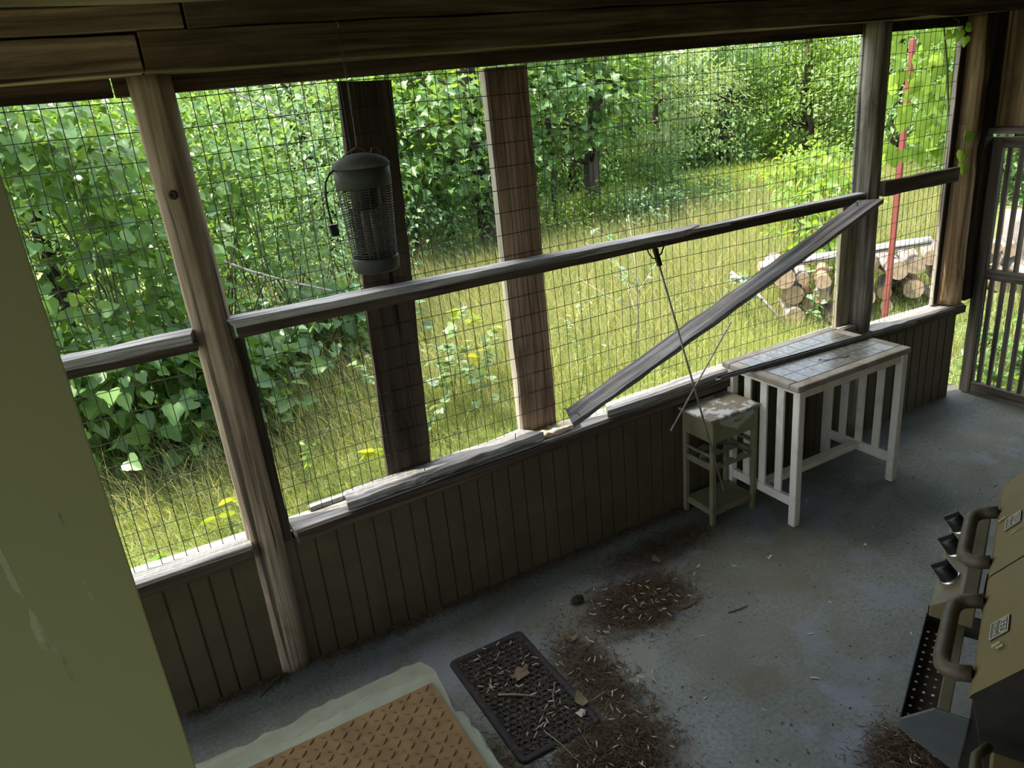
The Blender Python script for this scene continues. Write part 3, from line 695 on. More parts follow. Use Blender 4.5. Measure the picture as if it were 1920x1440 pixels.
tag(mb.build('doormat', M['doormat']), 'brown doormat with raised tread plate pattern on the stone step', 'doormat')
# rubber mat
t = thing('rubber_mat', (1.088,-.745,0), 'black rubber mat with honeycomb holes, full of litter', 'mat')
rx0, rx1, ry0, ry1, cr = .895, 1.282, -1.088, -.400, .03
def rrect(x0, x1, y0, y1, r, n=6):
    P = []
    for (cx, cy, a0) in ((x1-r,y1-r,0), (x0+r,y1-r,PI/2), (x0+r,y0+r,PI), (x1-r,y0+r,3*PI/2)):
        for k in range(n+1): P.append((cx+r*math.cos(a0+PI/2*k/n), cy+r*math.sin(a0+PI/2*k/n)))
    return P
mb = MB(); rings = []
for off, z in ((0,.0005), (.004,.009), (.010,.012), (.030,.012), (.034,.008), (.036,.0005)):
    rings.append([(x, y, z) for x, y in rrect(rx0+off, rx1-off, ry0+off, ry1-off, max(.004, cr-off))])
n = len(rings[0]); vs = [v for r in rings for v in r]
mb.add(vs, [(k*n+i, k*n+(i+1) % n, (k+1)*n+(i+1) % n, (k+1)*n+i) for k in range(len(rings)-1) for i in range(n)], True); mb.build('rim', M['rubber'], t)
mb = MB(); hr = .0185
cols = int((rx1-rx0-.07)/(hr*1.732))+1; rows = int((ry1-ry0-.07)/(hr*1.5))+1
for j in range(rows):
    for i in range(cols):
        cx = rx0+.05+i*hr*1.732+(hr*.866 if j % 2 else 0); cy = ry0+.05+j*hr*1.5
        if cx > rx1-.045 or cy > ry1-.04: continue
        o8 = [(cx+hr*math.cos(PI/6+PI/3*k), cy+hr*math.sin(PI/6+PI/3*k)) for k in range(6)]; i8 = [(cx+hr*.80*math.cos(PI/6+PI/3*k), cy+hr*.80*math.sin(PI/6+PI/3*k)) for k in range(6)]
        vs = [(*p,.0115) for p in o8]+[(*p,.0105) for p in i8]+[(*p,.001) for p in i8]
        mb.add(vs, [(k,(k+1) % 6,6+(k+1) % 6,6+k) for k in range(6)]+[(6+k,6+(k+1) % 6,12+(k+1) % 6,12+k) for k in range(6)])
mb.build('honeycomb', M['rubber'], t, fix=False)

# ------------------------------------------------------------------ open door beside the camera
t = thing('door_1', (-.62,-2.78,.30), None, 'door'); del t['label']; del t['category']; t['kind'] = 'structure'
e0 = np.array((-.058,-2.280,0)); h0 = np.array((-.72,-2.90,0)); dd = (e0-h0); Ld = np.linalg.norm(dd); dd /= Ld; nn = np.array((dd[1],-dd[0],0))
mb = MB(); mb.obox((e0+h0)/2 - nn*.02 + zz*1.36, dd*Ld/2, nn*.02, zz*1.04); mb.build('door_leaf', M['door'], t, bevel=.004)
mb = MB()
for (u, z, l, w2) in ((.118,2.075,.075,.005), (.112,2.00,.06,.009), (.100,1.945,.05,.0035), (.055,2.085,.028,.003), (.055,2.005,.032,.003)):
    c = e0-dd*u+zz*z+nn*.0004
    P = [c+zz*l/2, c+dd*w2*.6+zz*l*.1, c+dd*w2*.9-zz*l*.3, c+dd*w2*1.1-zz*l/2, c-dd*w2*.3-zz*l*.25, c-dd*w2*.6+zz*l*.2]
    mb.add(P, [tuple(range(6))])
mb.build('scuff', M['doorscuff'], t)

# ------------------------------------------------------------------ grill (own frame: a along, b to the front, z up)
av, bv, Og = np.array((.8947,.4467,0)), np.array((-.4467,.8947,0)), np.array((0,-3.0773,0))
def G(a, b, z): return Og + av*a + bv*b + zz*z
def gbox(mb, a0, a1, b0, b1, z0, z1): return mb.obox(G((a0+a1)/2,(b0+b1)/2,(z0+z1)/2), av*(a1-a0)/2, bv*(b1-b0)/2, zz*(z1-z0)/2)
t = thing('barbecue_grill', tuple(G(2.1,-.2,0)), 'tan and olive barbecue grill with two lids and three knobs', 'grill')
hood = [(.0,1.05),(-.004,1.062),(-.088,1.172),(-.15,1.225),(-.24,1.262),(-.34,1.265),(-.43,1.225),(-.49,1.15),(-.51,1.05)]
def lid(a0, a1, cap0):
    mb = MB(); n = len(hood); mb.smooth = False
    vs = [G(a0,b,z) for b, z in hood]+[G(a1,b,z) for b, z in hood]
    mb.add(vs, [(i,i+1,i+1+n,i+n) for i in range(n-1)]); mb.add([G(a1,b,z) for b, z in hood], [tuple(range(n))])
    o = mb.build('lid', M['lid'], t, bevel=.003)
    mb = MB(); mb.add([G(a0+.001,b,z) for b, z in hood], [tuple(range(n))]); mb.build('end_plate', M['gdark'], o, fix=False)
    return o
def handle(o, a0, a1):
    mb = MB(); z = 1.055; pts = [(a1,.0,z),(a1,.028,z-.008),(a1-.006,.050,z-.014),(a1-.026,.064,z-.018),(a1-.055,.068,z-.02),((a0+a1)/2,.068,z-.02),(a0+.055,.068,z-.02),(a0+.026,.064,z-.018),(a0+.006,.050,z-.014),(a0,.028,z-.008),(a0,.0,z)]
    mb.tube([G(*p) for p in pts], .0195, 14); mb.build('handle', M['ghandle'], o)
def badge(o, a, name='badge'):
    # plate on the sloping front of the lid
    c = (a,-.040,1.1115); u = -av; w = np.array((0,0,0))-bv*.607+zz*.795; nr = bv*.795+zz*.607
    cw = G(*c)+nr*.0015
    mb = MB(); mb.obox(cw, u*.033, w*.027, nr*.0015); bo = mb.build(name, M['badge'], o)
    mb = MB()
    for (du, dw, hu, hw) in ((0,.026,.033,.0012), (0,-.026,.033,.0012), (.032,0,.0012,.027), (-.032,0,.0012,.027)): mb.obox(cw+u*du+w*dw+nr*.0016, u*hu, w*hw, nr*.0006)
    mb.build('border', M['badgeink'], bo)
    for s, size, dw in (('RED',.030,.001), ('STONE',.0165,-.0175)):
        cu = bpy.data.curves.new('lettering', 'FONT'); cu.body = s; cu.size = size; cu.align_x = 'CENTER'; cu.extrude = .0004; cu.materials.append(M['badgeink']); cu.space_character = 1.1
        tmp = bpy.data.objects.new('lettering_curve', cu); C.objects.link(tmp); bpy.context.view_layer.update(); me = bpy.data.meshes.new_from_object(tmp.evaluated_get(bpy.context.evaluated_depsgraph_get())); bpy.data.objects.remove(tmp); me.name = 'lettering'; me.materials.clear(); me.materials.append(M['badgeink'])
        fo = bpy.data.objects.new('lettering', me); C.objects.link(fo); fo.parent = bo
        mm = Matrix((Vector(u), Vector(w), Vector(nr))).transposed().to_4x4(); mm.translation = Vector(cw+w*dw+nr*.0022) - Vector(bo['_o'])
        fo.matrix_local = mm
l1 = lid(2.106, 2.662, True); l2 = lid(1.61, 2.098, True)
handle(l1, 2.185, 2.48); handle(l2, 1.69, 1.99); badge(l1, 2.345); badge(l2, 1.815)
for (a, b, z, l) in ((1.745,-.036,1.113,.012), (1.73,-.043,1.121,.010)):
    mb = MB(); mb.obox(G(a,b,z)+ (bv*.795+zz*.607)*.0012, av*.004, (-bv*.607+zz*.795)*l, (bv*.795+zz*.607)*.0008); mb.build('scratch', M['lidpale'], l2)
mb = MB(); mb.obox(G(2.40,-.012,1.078)+(bv*.795+zz*.607)*.0012, av*.004, (-bv*.607+zz*.795)*.014, (bv*.795+zz*.607)*.0008); mb.build('scratch', M['lidpale'], l1)
mb = MB(); mb.obox(G(2.27,-.05,1.126)+(bv*.795+zz*.607)*.0012, av*.0016, (-bv*.607+zz*.795)*.018, (bv*.795+zz*.607)*.0008)
mb.build('scratch', M['lidpale'], l1)
mb = MB(); mb.prism([(-.004,1.048),(-.51,1.048),(-.47,.80),(-.06,.80)], lambda b, z, a: G(a,b,z), 1.62, 2.09); mb.build('firebox', M['gdark'], t, bevel=.004)
mb = MB(); mb.prism([(-.004,1.048),(-.51,1.048),(-.47,.80),(-.06,.80)], lambda b, z, a: G(a,b,z), 2.115, 2.655); mb.build('firebox', M['gdark'], t, bevel=.004)
mb = MB(); mb.prism([(.018,.905),(.058,.905),(.135,.845),(.135,.805),(.018,.80)], lambda b, z, a: G(a,b,z), 2.205, 2.74); pn = mb.build('control_panel', M['gpanel'], t, bevel=.004)
kd = bv*.615+zz*.789
for a in (2.33, 2.495, 2.645):
    c = G(a,.098,.876)
    mb = MB(); mb.lathe(c, [(.001,.004),(.030,.004),(.034,.002),(.034,-.006)], 28, kd); mb.build('knob_bezel', M['chrome'], pn)
    mb = MB(); mb.lathe(c, [(.029,.004),(.027,.024),(.026,.046),(.023,.049),(.001,.049)], 28, kd)
    mb.obox(c+kd*.052, av*.006, (bv*.789-zz*.615)*.025, kd*.009); mb.build('knob', M['black'], pn)
# lower tray, strip and brackets
mb = MB(); ta0, ta1 = 1.83, 2.32; tb0, tb1, tz = .050, .146, .70
na, nb = 14, 4; da = (ta1-ta0)/na; db = (tb1-tb0)/nb; r0 = .0045
for i in range(na):
    for j in range(nb):
        ca, cb = ta0+da*(i+.5), tb0+db*(j+.5)
        O8 = [(ca+da/2*p, cb+db/2*q) for p, q in ((1,0),(1,1),(0,1),(-1,1),(-1,0),(-1,-1),(0,-1),(1,-1))]
        I8 = [(ca+r0*math.cos(PI/4*k), cb+r0*math.sin(PI/4*k)) for k in range(8)]
        mb.add([G(a,b,tz) for a, b in O8]+[G(a,b,tz) for a, b in I8], [(k,(k+1) % 8,8+(k+1) % 8,8+k) for k in range(8)])
tr = mb.build('ash_tray', M['grust'], t, fix=False)
mb = MB(); gbox(mb, ta0, ta1, tb1, tb1+.003, tz-.02, tz+.03); gbox(mb, ta1, ta1+.003, .0, tb1, tz-.02, tz+.06); mb.build('tray_wall', M['gdark'], tr)
mb = MB(); mb.prism([(.149,.728),(.149,.695),(.0,.61),(-.01,.80),(.072,.80)], lambda b, z, a: G(a,b,z), 1.822, 1.83); mb.build('side_bracket', M['ggrey'], t, bevel=.003)
mb = MB(); gbox(mb, 1.83, 2.32, .036, .066, .788, .80); mb.build('front_strip', M['gpanel'], t, bevel=.002)
for a in (1.85, 2.93):
    for b in (-.03, -.44):
        mb = MB(); gbox(mb, a-.02, a+.025, b-.022, b+.022, .0, .86 if a < 2 else .8); mb.build('leg', M['gdark'], t, bevel=.003)
mb = MB(); gbox(mb, 1.84, 2.93, -.44, -.03, .16, .175); mb.build('bottom_shelf', M['gdark'], t, bevel=.003)
mb = MB(); gbox(mb, 1.10, 1.545, -.46, -.055, .955, .985); mb.build('side_shelf', M['lid'], t, bevel=.006)
mb = MB(); mb.tube([G(1.10,-.03,.97),G(1.53,-.03,.97),G(1.57,-.05,.97)], .011, 10); mb.build('shelf_rail', M['ghandle'], t)
mb = MB(); mb.tube([G(2.52,.0,.80),G(2.45,.005,.72),G(2.40,-.02,.66),G(2.36,-.06,.74)], .004, 6); mb.build('gas_hose', M['black'], t)

# ------------------------------------------------------------------ litter on the floor
def slivers(name, n, fn, lmin, lmax, w, mat, label, seed, zmax=.02, parent=None, cat='litter'):
    rng = np.random.default_rng(seed); vs = []; fs = []
    for i in range(n):
        x, y = fn(rng); l = rng.uniform(lmin, lmax)/2; a = rng.uniform(0, PI*2); z = .001+abs(rng.normal())*zmax*.5; tl = rng.normal()*.25
        dx, dy = math.cos(a)*l, math.sin(a)*l; ww = w*rng.uniform(.6, 1.5)/2; sx, sy = -math.sin(a)*ww, math.cos(a)*ww; dz = abs(l*tl)*.6
        b = len(vs); vs += [(x-dx,y-dy,z), (x+sx,y+sy,z+.0015), (x+dx,y+dy,z+dz), (x-sx,y-sy,z+.0015)]; fs.append((b,b+1,b+2,b+3))
    mb = MB(); mb.add(vs, fs)
    o = mb.build(name, mat, parent, fix=False); return tag(o, label, cat, kind='stuff')
def blob(cx, cy, sx, sy): return lambda r: (cx+r.normal()*sx, cy+r.normal()*sy)
def inrect(x0, x1, y0, y1): return lambda r: (r.uniform(x0, x1), r.uniform(y0, y1))
slivers('dry_needles', 6500, blob(1.87,-.575,.135,.088), .012, .05, .003, M['needle'], 'dark pile of dry needles swept together in front of the wall', 1, .02)
slivers('dry_needles', 2800, blob(1.40,-.86,.07,.15), .012, .05, .003, M['needle'], 'scattered brown needles along the far long side of the rubber mat', 2, .012)
slivers('dry_needles', 5200, blob(1.21,-1.24,.12,.09), .012, .06, .003, M['needle'], 'thick brown needles at the near end of the rubber mat', 3, .02)
slivers('dry_needles', 1500, blob(2.25,-.27,.22,.07), .015, .05, .003, M['needle'], 'thin needles and leaf crumbs beneath the wall before the small stand', 4, .012)
slivers('dry_needles', 3200, inrect(.92,1.26,-1.07,-.42), .012, .05, .003, M['needle'], 'needles caught in the honeycomb of the rubber mat', 5, .012)
slivers('dry_needles', 900, blob(.83,-1.15,.05,.14), .012, .05, .003, M['needle'], 'needles in the gap between the stone step and rubber mat', 6, .012)
slivers('dry_needles', 3200, blob(2.13,-1.88,.10,.075), .015, .07, .004, M['needle'], 'needles and leaf bits under the barbecue tray', 7, .03)
slivers('dry_needles', 1900, lambda r: (r.uniform(.4,3.0), -.012-abs(r.normal())*.035), .012, .06, .003, M['needle'], 'line of brown needles along the foot of the grooved wall', 8, .014)
slivers('dry_needles', 500, lambda r: (r.uniform(-.2,.25), -.012-abs(r.normal())*.03), .012, .05, .003, M['needle'], 'needles along the wall foot behind the stone step', 9, .012)
slivers('dirt_specks', 1300, inrect(.9,5.2,-2.4,-.1), .006, .022, .006, M['needle'], 'small dark specks scattered over the bare concrete', 10, .003)
# winged seeds: one mesh, separate objects
mb = MB(); prof = [(-.5,0),(-.42,.09),(-.1,.14),(.25,.10),(.5,.03),(.5,-.03),(.25,-.10),(-.1,-.14),(-.42,-.09)]
n = len(prof); top = [(x*.034, y*.034*.72, .0016+.001*math.sin(x*3)) for x, y in prof]; bot = [(x*.034, y*.034*.72, .0004) for x, y in prof]
mb.add(top+bot, [tuple(range(n)), tuple(range(n, 2*n))[::-1]]+[(i, n+i, n+(i+1) % n, (i+1) % n) for i in range(n)])
sd = mb.build('dry_seed', M['seed'], origin=(0,0,0)); SL = 'pale dry winged seed lying in brown litter on the concrete'; SM = 'pale dry winged seed caught on the honeycomb rubber mat'
rs = np.random.default_rng(77); first = True
spots = [(blob(1.87,-.575,.15,.10), 62, .012, SL, 'winged seeds in the floor litter'), (blob(1.43,-.86,.10,.17), 26, .008, SL, 'winged seeds in the floor litter'),
         (blob(1.22,-1.24,.12,.09), 30, .012, SL, 'winged seeds in the floor litter'), (inrect(.94,1.24,-1.05,-.43), 46, .013, SM, 'winged seeds on the rubber mat'),
         (blob(2.13,-1.88,.09,.07), 16, .02, SL, 'winged seeds in the floor litter')]
for fn, k, z, lab, grp in spots:
    for i in range(k):
        o = sd if first else dup(sd); first = False
        x, y = fn(rs)
        if grp.startswith('winged seeds in') and .885 < x < 1.29 and -1.1 < y < -.39: y -= .0; x = 1.31+abs(x-1.29)
        o.location = (x, y, z*rs.uniform(.9,2.0)); o.rotation_euler = (rs.normal()*.25, rs.normal()*.25, rs.uniform(0, 2*PI)); s = rs.uniform(.6, 1.12); o.scale = (s, s*rs.uniform(.7,1.1), s)
        tag(o, lab, 'seed', grp)
loose = [(2.2,-.9),(2.45,-.62),(1.95,-.93),(1.62,-.98),(2.6,-1.1),(2.05,-.30),(1.75,-.35),(1.55,-.35),(3.3,-.8),(2.7,-1.45),(1.85,-1.4),(1.5,-1.05),(2.35,-1.2),(1.7,-1.22)]
for x, y in loose:
    o = dup(sd); o.location = (x, y, .002); o.rotation_euler = (0,0,rs.uniform(0,6)); s = rs.uniform(.5,1); o.scale = (s,s,s)
    tag(o, 'pale seed lying alone on the open concrete floor', 'seed', 'single seeds on the open floor')
def flatleaf(name, outline, c, size, rot, mat, label, curl=.15, seed=0, z=.012, cat='leaf'):
    rng = np.random.default_rng(seed); mb = MB(); n = len(outline); vs = [(0,0,0)]
    for k, (u, v) in enumerate(outline): vs.append((u*size, v*size, size*(curl*(u*u+v*v)*(1+.5*math.sin(k*1.3)) + rng.normal()*.02)))
    mb.add(vs, [(0, 1+i, 1+(i+1) % n) for i in range(n)], True)
    o = mb.build(name, mat, origin=(0,0,0), fix=False); o.location = (c[0], c[1], z); o.rotation_euler = (0, 0, rot); return tag(o, label, cat)
oak = []
for k in range(40):
    a = 2*PI*k/40; oak.append(((.62+.30*abs(math.cos(2.5*a))**1.5*(1 if k % 2 else .75))*math.cos(a)*1.15, (.55+.35*abs(math.cos(2.5*a))**1.5*(1 if k % 2 else .75))*math.sin(a)*.85))
blobl = [(math.cos(a)*(1+.25*math.sin(3*a+1)), .7*math.sin(a)*(1+.2*math.sin(2*a))) for a in np.linspace(0, 2*PI, 18)[:-1]]
flatleaf('dry_leaf', oak, (1.13,-.668), .052, .4, M['dryleaf'], 'brown lobed dry leaf lying on the rubber mat', .25, 1, .016)
flatleaf('dry_leaf', blobl, (1.262,-.955), .036, 1.2, M['dryleaf'], 'crumpled dry leaf at the far rim of the rubber mat', .4, 2, .014)
flatleaf('pale_scrap', [(-.8,-.6),(.1,-.8),(.9,-.3),(.7,.6),(0,.5),(-.6,.7)], (1.225,-1.005), .026, .3, M['paleleaf'], 'whitish leaf scrap beside the crumpled leaf on the mat', .1, 3, .016)
flatleaf('pale_scrap', [(-1,-.2),(0,-.05),(.8,-.5),(1,.1),(.2,.3),(-.1,.8),(-.4,.2)], (2.643,-.682), .024, .6, M['paleleaf'], 'white chip on the bare floor below the white table', .2, 4, .003)
flatleaf('pale_scrap', [(-1,-.15),(1,-.3),(.7,.1),(-.3,.25)], (2.147,-1.394), .022, -.7, M['paleleaf'], 'white sliver on the open floor near the barbecue', .1, 5, .003)
flatleaf('pale_scrap', blobl, (3.121,-.892), .012, .2, M['paleleaf'], 'tiny white chip on the floor past the table leg', .1, 6, .003)
flatleaf('dry_leaf', blobl, (1.447,-.60), .030, 2.2, M['dryleaf'], 'curled grey brown leaf between the mat and needle pile', .5, 7, .004)
flatleaf('dry_leaf', blobl, (1.503,-1.138), .024, .9, M['dryleaf'], 'small curled tan leaf on bare floor past the mat', .6, 8, .004)
flatleaf('dry_leaf', oak, (2.165,-1.835), .032, 1.0, M['dryleaf2'], 'orange tan leaf under the grey bracket of the barbecue', .3, 9, .042)
flatleaf('dry_leaf', blobl, (2.225,-1.865), .036, 2.4, M['paleleaf'], 'pale leaf in the needles under the barbecue tray', .3, 10, .042)
flatleaf('dry_leaf', blobl, (2.19,-1.93), .034, .4, M['dryleaf2'], 'rounded tan leaf beside the black barbecue leg', .35, 11, .042)
flatleaf('dry_leaf', oak, (2.33,-1.77), .040, 1.9, M['dryleaf'], 'pale brown leaf on the floor seen behind the ash tray', .3, 12, .012)
flatleaf('dry_leaf', blobl, (2.42,-1.72), .034, .3, M['paleleaf'], 'whitish leaf on the floor inside the barbecue legs', .3, 13, .012)
flatleaf('dry_leaf', blobl, (2.15,-.36), .028, 1.3, M['dryleaf'], 'grey brown leaf lying before the wall above the needle pile', .4, 14, .012)
def stick(name, pts, r, mat, label, cat='twig'):
    mb = MB(); mb.tube(pts, [r, *([r]*(len(pts)-2)), r*.5], 6); return tag(mb.build(name, mat), label, cat)
stick('stalk', [(.99,-.72,.016),(1.05,-.765,.02),(1.13,-.83,.015)], .005, M['paletwig'], 'flat pale stalk lying across the middle of the rubber mat')
stick('stalk', [(1.23,-.80,.018),(1.18,-.86,.022),(1.15,-.92,.02),(1.16,-.93,.016)], .0022, M['paletwig'], 'thin bent stalk near the leaf on the mat')
stick('stalk', [(1.05,-1.0,.018),(1.07,-1.1,.022),(1.09,-1.26,.012)], .0022, M['paletwig'], 'long straight stalk crossing the near rim of the mat')
stick('stalk', [(1.17,-1.07,.02),(1.16,-1.13,.02),(1.155,-1.2,.014)], .002, M['paletwig'], 'short pale stalk in the thick needles by the mat')
stick('twig', [(1.30,-.97,.012),(1.37,-.965,.014),(1.43,-.985,.006)], .002, M['paletwig'], 'thin twig reaching off the mat onto the floor')
stick('twig', [(1.37,-1.19,.005),(1.40,-1.225,.007),(1.385,-1.265,.004)], .004, M['twig'], 'dark forked twig on the floor beyond the mat')
stick('twig', [(2.16,-.88,.004),(2.21,-.895,.007),(2.27,-.895,.004)], .0035, M['twig'], 'short dark twig on open floor past the needle pile')
stick('twig', [(1.98,-.72,.004),(2.03,-.74,.006),(2.10,-.73,.004)], .0035, M['twig'], 'brown twig at the edge of the needle pile')
stick('twig', [(.10,-.10,.004),(.18,-.05,.012),(.23,-.035,.008)], .004, M['twig'], 'dry twig by the foot of the log post')
mb = MB(); cv = np.array((.98,-.15,.08)); cv /= np.linalg.norm(cv)
mb.lathe((1.585,-.385,.018), [(.001,0),(.012,.004),(.018,.02),(.0185,.035),(.015,.055),(.008,.068),(.001,.072)], 12, cv)
cone = mb.build('pine_cone', M['cone']); tag(cone, 'brown pine cone lying on the floor near the wall', 'pine cone')
mb = MB()
for k in range(60):
    h = .006+.060*k/60; a = k*2.4; r = .017*math.sin(.35+2.4*k/60)+.004; u = np.cross(cv, (0,0,1.)); u /= np.linalg.norm(u); w = np.cross(cv, u)
    dr = u*math.cos(a)+w*math.sin(a); c = np.array((1.585,-.385,.018))+cv*h+dr*r; mb.obox(c, np.cross(cv,dr)*.005, dr*.004+cv*.002, cv*.0012)
mb.build('scale', M['cone'], cone); 
for o in cone.children: o['kind'] = 'stuff'

# ------------------------------------------------------------------ vegetation
T_OVAL = [(0,0),(.22,.20),(.6,.23),(1,0)]
T_HEART = [(0,0),(-.10,.20),(.02,.42),(.35,.45),(.68,.25),(1,0)]
T_MAPLE = [(0,0),(-.02,.30),(.16,.30),(.22,.58),(.42,.36),(.50,.22),(.72,.22),(.78,.10),(1,0)]
T_LANCE = [(0,0),(.3,.13),(.65,.15),(1,0)]
T_VINE = [(0,0),(-.14,.18),(-.08,.40),(.20,.52),(.50,.42),(.60,.28),(.80,.20),(1,0)]
def leaves(name, P, D, Nn, S, T, mat, parent, fold=.25, droop=.25, stuffk=False):
    """one mesh of shaped leaves; T is half an outline from base to tip"""
    n = len(P); D = D/np.linalg.norm(D, axis=1)[:,None]; Nn = Nn - D*(Nn*D).sum(1)[:,None]; Nn /= np.linalg.norm(Nn, axis=1)[:,None]+1e-9
    W = np.cross(Nn, D); h = len(T); m = 2*h-2
    vs = np.empty((n, m, 3)); idx = 0
    S = S[:,None]
    def put(k, u, v): vs[:,k] = P + D*S*u + W*S*v + Nn*S*(fold*abs(v) - droop*u*u)
    for k, (u, v) in enumerate(T): put(k, u, v)
    for k in range(1, h-1): put(h+k-1, T[k][0], -T[k][1])
    halfA = list(range(h)); halfB = [0]+[h+k-1 for k in range(1, h-1)]+[h-1]; halfB = halfB[::-1]
    lv = np.array(halfA+halfB)
    loops = (np.arange(n)[:,None]*m + lv[None]).ravel()
    org = np.array(parent['_o']) if parent is not None else np.zeros(3)
    me = bpy.data.meshes.new(name); me.vertices.add(n*m); me.vertices.foreach_set('co', (vs-org).ravel())
    me.loops.add(len(loops)); me.loops.foreach_set('vertex_index', loops.astype(np.int32))
    me.polygons.add(2*n); me.polygons.foreach_set('loop_start', (np.arange(2*n)*h).astype(np.int32)); me.polygons.foreach_set('loop_total', np.full(2*n, h, np.int32))
    me.materials.append(mat); me.update(calc_edges=True); me.validate()
    o = bpy.data.objects.new(name, me); C.objects.link(o)
    if parent is not None: o.parent = parent
    return o
def cloud(rng, n, c, r, ncl, sig, flat=.5, shell=.45, size=(.07,.12), zmin=-.28):
    c = np.array(c); r = np.array(r)
    d = rng.normal(size=(ncl,3)); d /= np.linalg.norm(d, axis=1)[:,None]
    K = c + d*r*(shell+(1-shell)*rng.random((ncl,1)))**.6
    k = rng.integers(0, ncl, n); P = K[k] + rng.normal(size=(n,3))*sig*np.array((1,1,flat))
    P[:,2] = np.maximum(P[:,2], zmin+rng.random(n)*.15)
    out = (P-c)/r; D = out*np.array((1,1,.2)) + rng.normal(size=(n,3))*.7; D[:,2] -= .35
    Nn = np.tile((0,0,1.), (n,1)) + out*.5 + rng.normal(size=(n,3))*.45
    return P, D, Nn, rng.uniform(size[0], size[1], n), K
def cat(*a): return [np.concatenate(q) for q in zip(*a)]
def plant(name, x, y, blobs, T, mat, label, category, seed, trunk=None, group=None, zb=-.3, droop=.25, fold=.25, extra=None):
    """blobs: list of (n, centre, radii, clusters, sigma, leaf sizes)"""
    rng = np.random.default_rng(seed); t = thing(name, (x,y,zb), label, category, group)
    parts = []; Ks = []
    for (n, c, r, ncl, sg, sz) in blobs:
        P, D, Nn, S, K = cloud(rng, n, c, r, ncl, sg, size=sz); parts.append((P,D,Nn,S)); Ks.append(K)
    P, D, Nn, S = cat(*parts); leaves('foliage', P, D, Nn, S, T, mat, t, fold, droop)
    K = np.concatenate(Ks)
    mb = MB()
    if trunk:
        pts, r0, r1 = trunk; pts = [np.array(p, float) for p in pts]
        k = len(pts); mb.tube(pts, [r0+(r1-r0)*i/(k-1) for i in range(k)], 12, True, .05, rng); 
        for q in K[rng.permutation(len(K))[:26]]:
            j = int(np.clip(np.argmin([abs(p[2]-(q[2]-.4)) for p in pts]), 0, k-1)); a = pts[j]; mid = (a+q)/2+rng.normal(size=3)*.12; mid[2] += .1
            mb.tube([a, mid, q], [r0*.22, r0*.12, .004], 5)
        mb.build('trunk', M['bark'], t)
    else:
        base = np.array((x,y,zb))
        for q in K[rng.permutation(len(K))[:22]]:
            a = base+np.array((*(rng.normal(size=2)*.18), 0)); mid = (a+q)/2+rng.normal(size=3)*.12
            mb.tube([a, mid, q], [.012, .008, .003], 5)
        mb.build('stems', M['bark'], t)
    return t
SH = 'shrub'; TR = 'tree'
# shrubs close to the screen, from the door side on
plant('vine_shrub', -.35, 4.1, [(2300,(-.4,4.1,1.1),(1.2,.8,1.6),60,.26,(.07,.13)), (500,(-.1,3.5,.45),(.9,.45,.6),22,.18,(.11,.17)), (900,(-.45,3.9,2.35),(.9,.6,.55),26,.22,(.07,.12))], T_VINE, M['lf_a'], 'big-leaved vine covered shrub seen between olive door and log post', SH, 21)
plant('vine_shrub', .75, 5.0, [(2500,(.7,5.0,1.25),(1.15,.8,1.7),60,.26,(.06,.12))], T_HEART, M['lf_a'], 'tall bright shrub just past the log post', SH, 22)
plant('honeysuckle_shrub', 1.75, 5.7, [(3600,(1.75,5.7,1.35),(1.05,.8,1.75),70,.24,(.05,.09))], T_OVAL, M['lf_b'], 'blue-green honeysuckle shrub between the log post and zapper', SH, 23)
plant('honeysuckle_shrub', 2.75, 6.9, [(3600,(2.7,6.9,1.3),(1.0,.9,1.8),70,.25,(.05,.09))], T_OVAL, M['lf_b'], 'loose honeysuckle shrub directly behind the bug zapper', SH, 24)
plant('ground_vine', 1.75, 4.75, [(750,(1.75,4.75,.15),(.85,.5,.5),30,.2,(.10,.17))], T_VINE, M['lf_b'], 'low broad-leaved vine at the foot of the honeysuckle', 'vine', 25)
plant('ground_vine', .55, 3.75, [(480,(.5,3.75,.0),(.6,.35,.45),20,.18,(.10,.16))], T_VINE, M['lf_a'], 'low broad-leaved vine at the meadow edge near the log post', 'vine', 26)
plant('vine_shrub', -1.6, 5.5, [(2200,(-1.6,5.5,1.3),(1.2,.9,1.8),50,.28,(.07,.12)), (1500,(-.9,5.9,2.7),(1.2,.8,.9),36,.28,(.07,.12))], T_HEART, M['lf_a'], 'leafy shrub farther back beside the olive door edge', SH, 27)
plant('low_shrub', 4.2, 8.2, [(2400,(4.2,8.4,.4),(1.1,.6,.85),44,.2,(.06,.10))], T_OVAL, M['lf_b'], 'low bush at the meadow edge between the two planks', SH, 28)
plant('low_shrub', 5.6, 8.4, [(2200,(5.7,8.6,.4),(1.0,.5,.8),40,.2,(.06,.10))], T_OVAL, M['lf_a'], 'low bush at the foot of the thick trunk', SH, 29)
plant('low_shrub', 9.6, 9.2, [(2200,(9.6,9.2,.3),(.95,.55,.75),40,.2,(.06,.10))], T_OVAL, M['lf_a'], 'low dark bush beside the leaning dark trunk', SH, 30)
plant('low_shrub', 10.9, 9.1, [(2000,(10.9,9.1,.05),(1.0,.5,.5),40,.2,(.06,.10))], T_OVAL, M['lf_b'], 'low bush in front of the bright meadow strip, above the rail bulge', SH, 31)
plant('low_shrub', 12.4, 8.7, [(1300,(12.4,8.7,-.2),(1.0,.35,.26),40,.16,(.06,.09))], T_OVAL, M['lf_a'], 'low bush before the bright meadow strip, midway along it', SH, 32)
plant('low_shrub', 13.6, 8.1, [(1200,(13.6,8.1,-.18),(.9,.35,.28),34,.16,(.06,.09))], T_OVAL, M['lf_b'], 'low bush before the bright meadow strip, by the grey post', SH, 33)
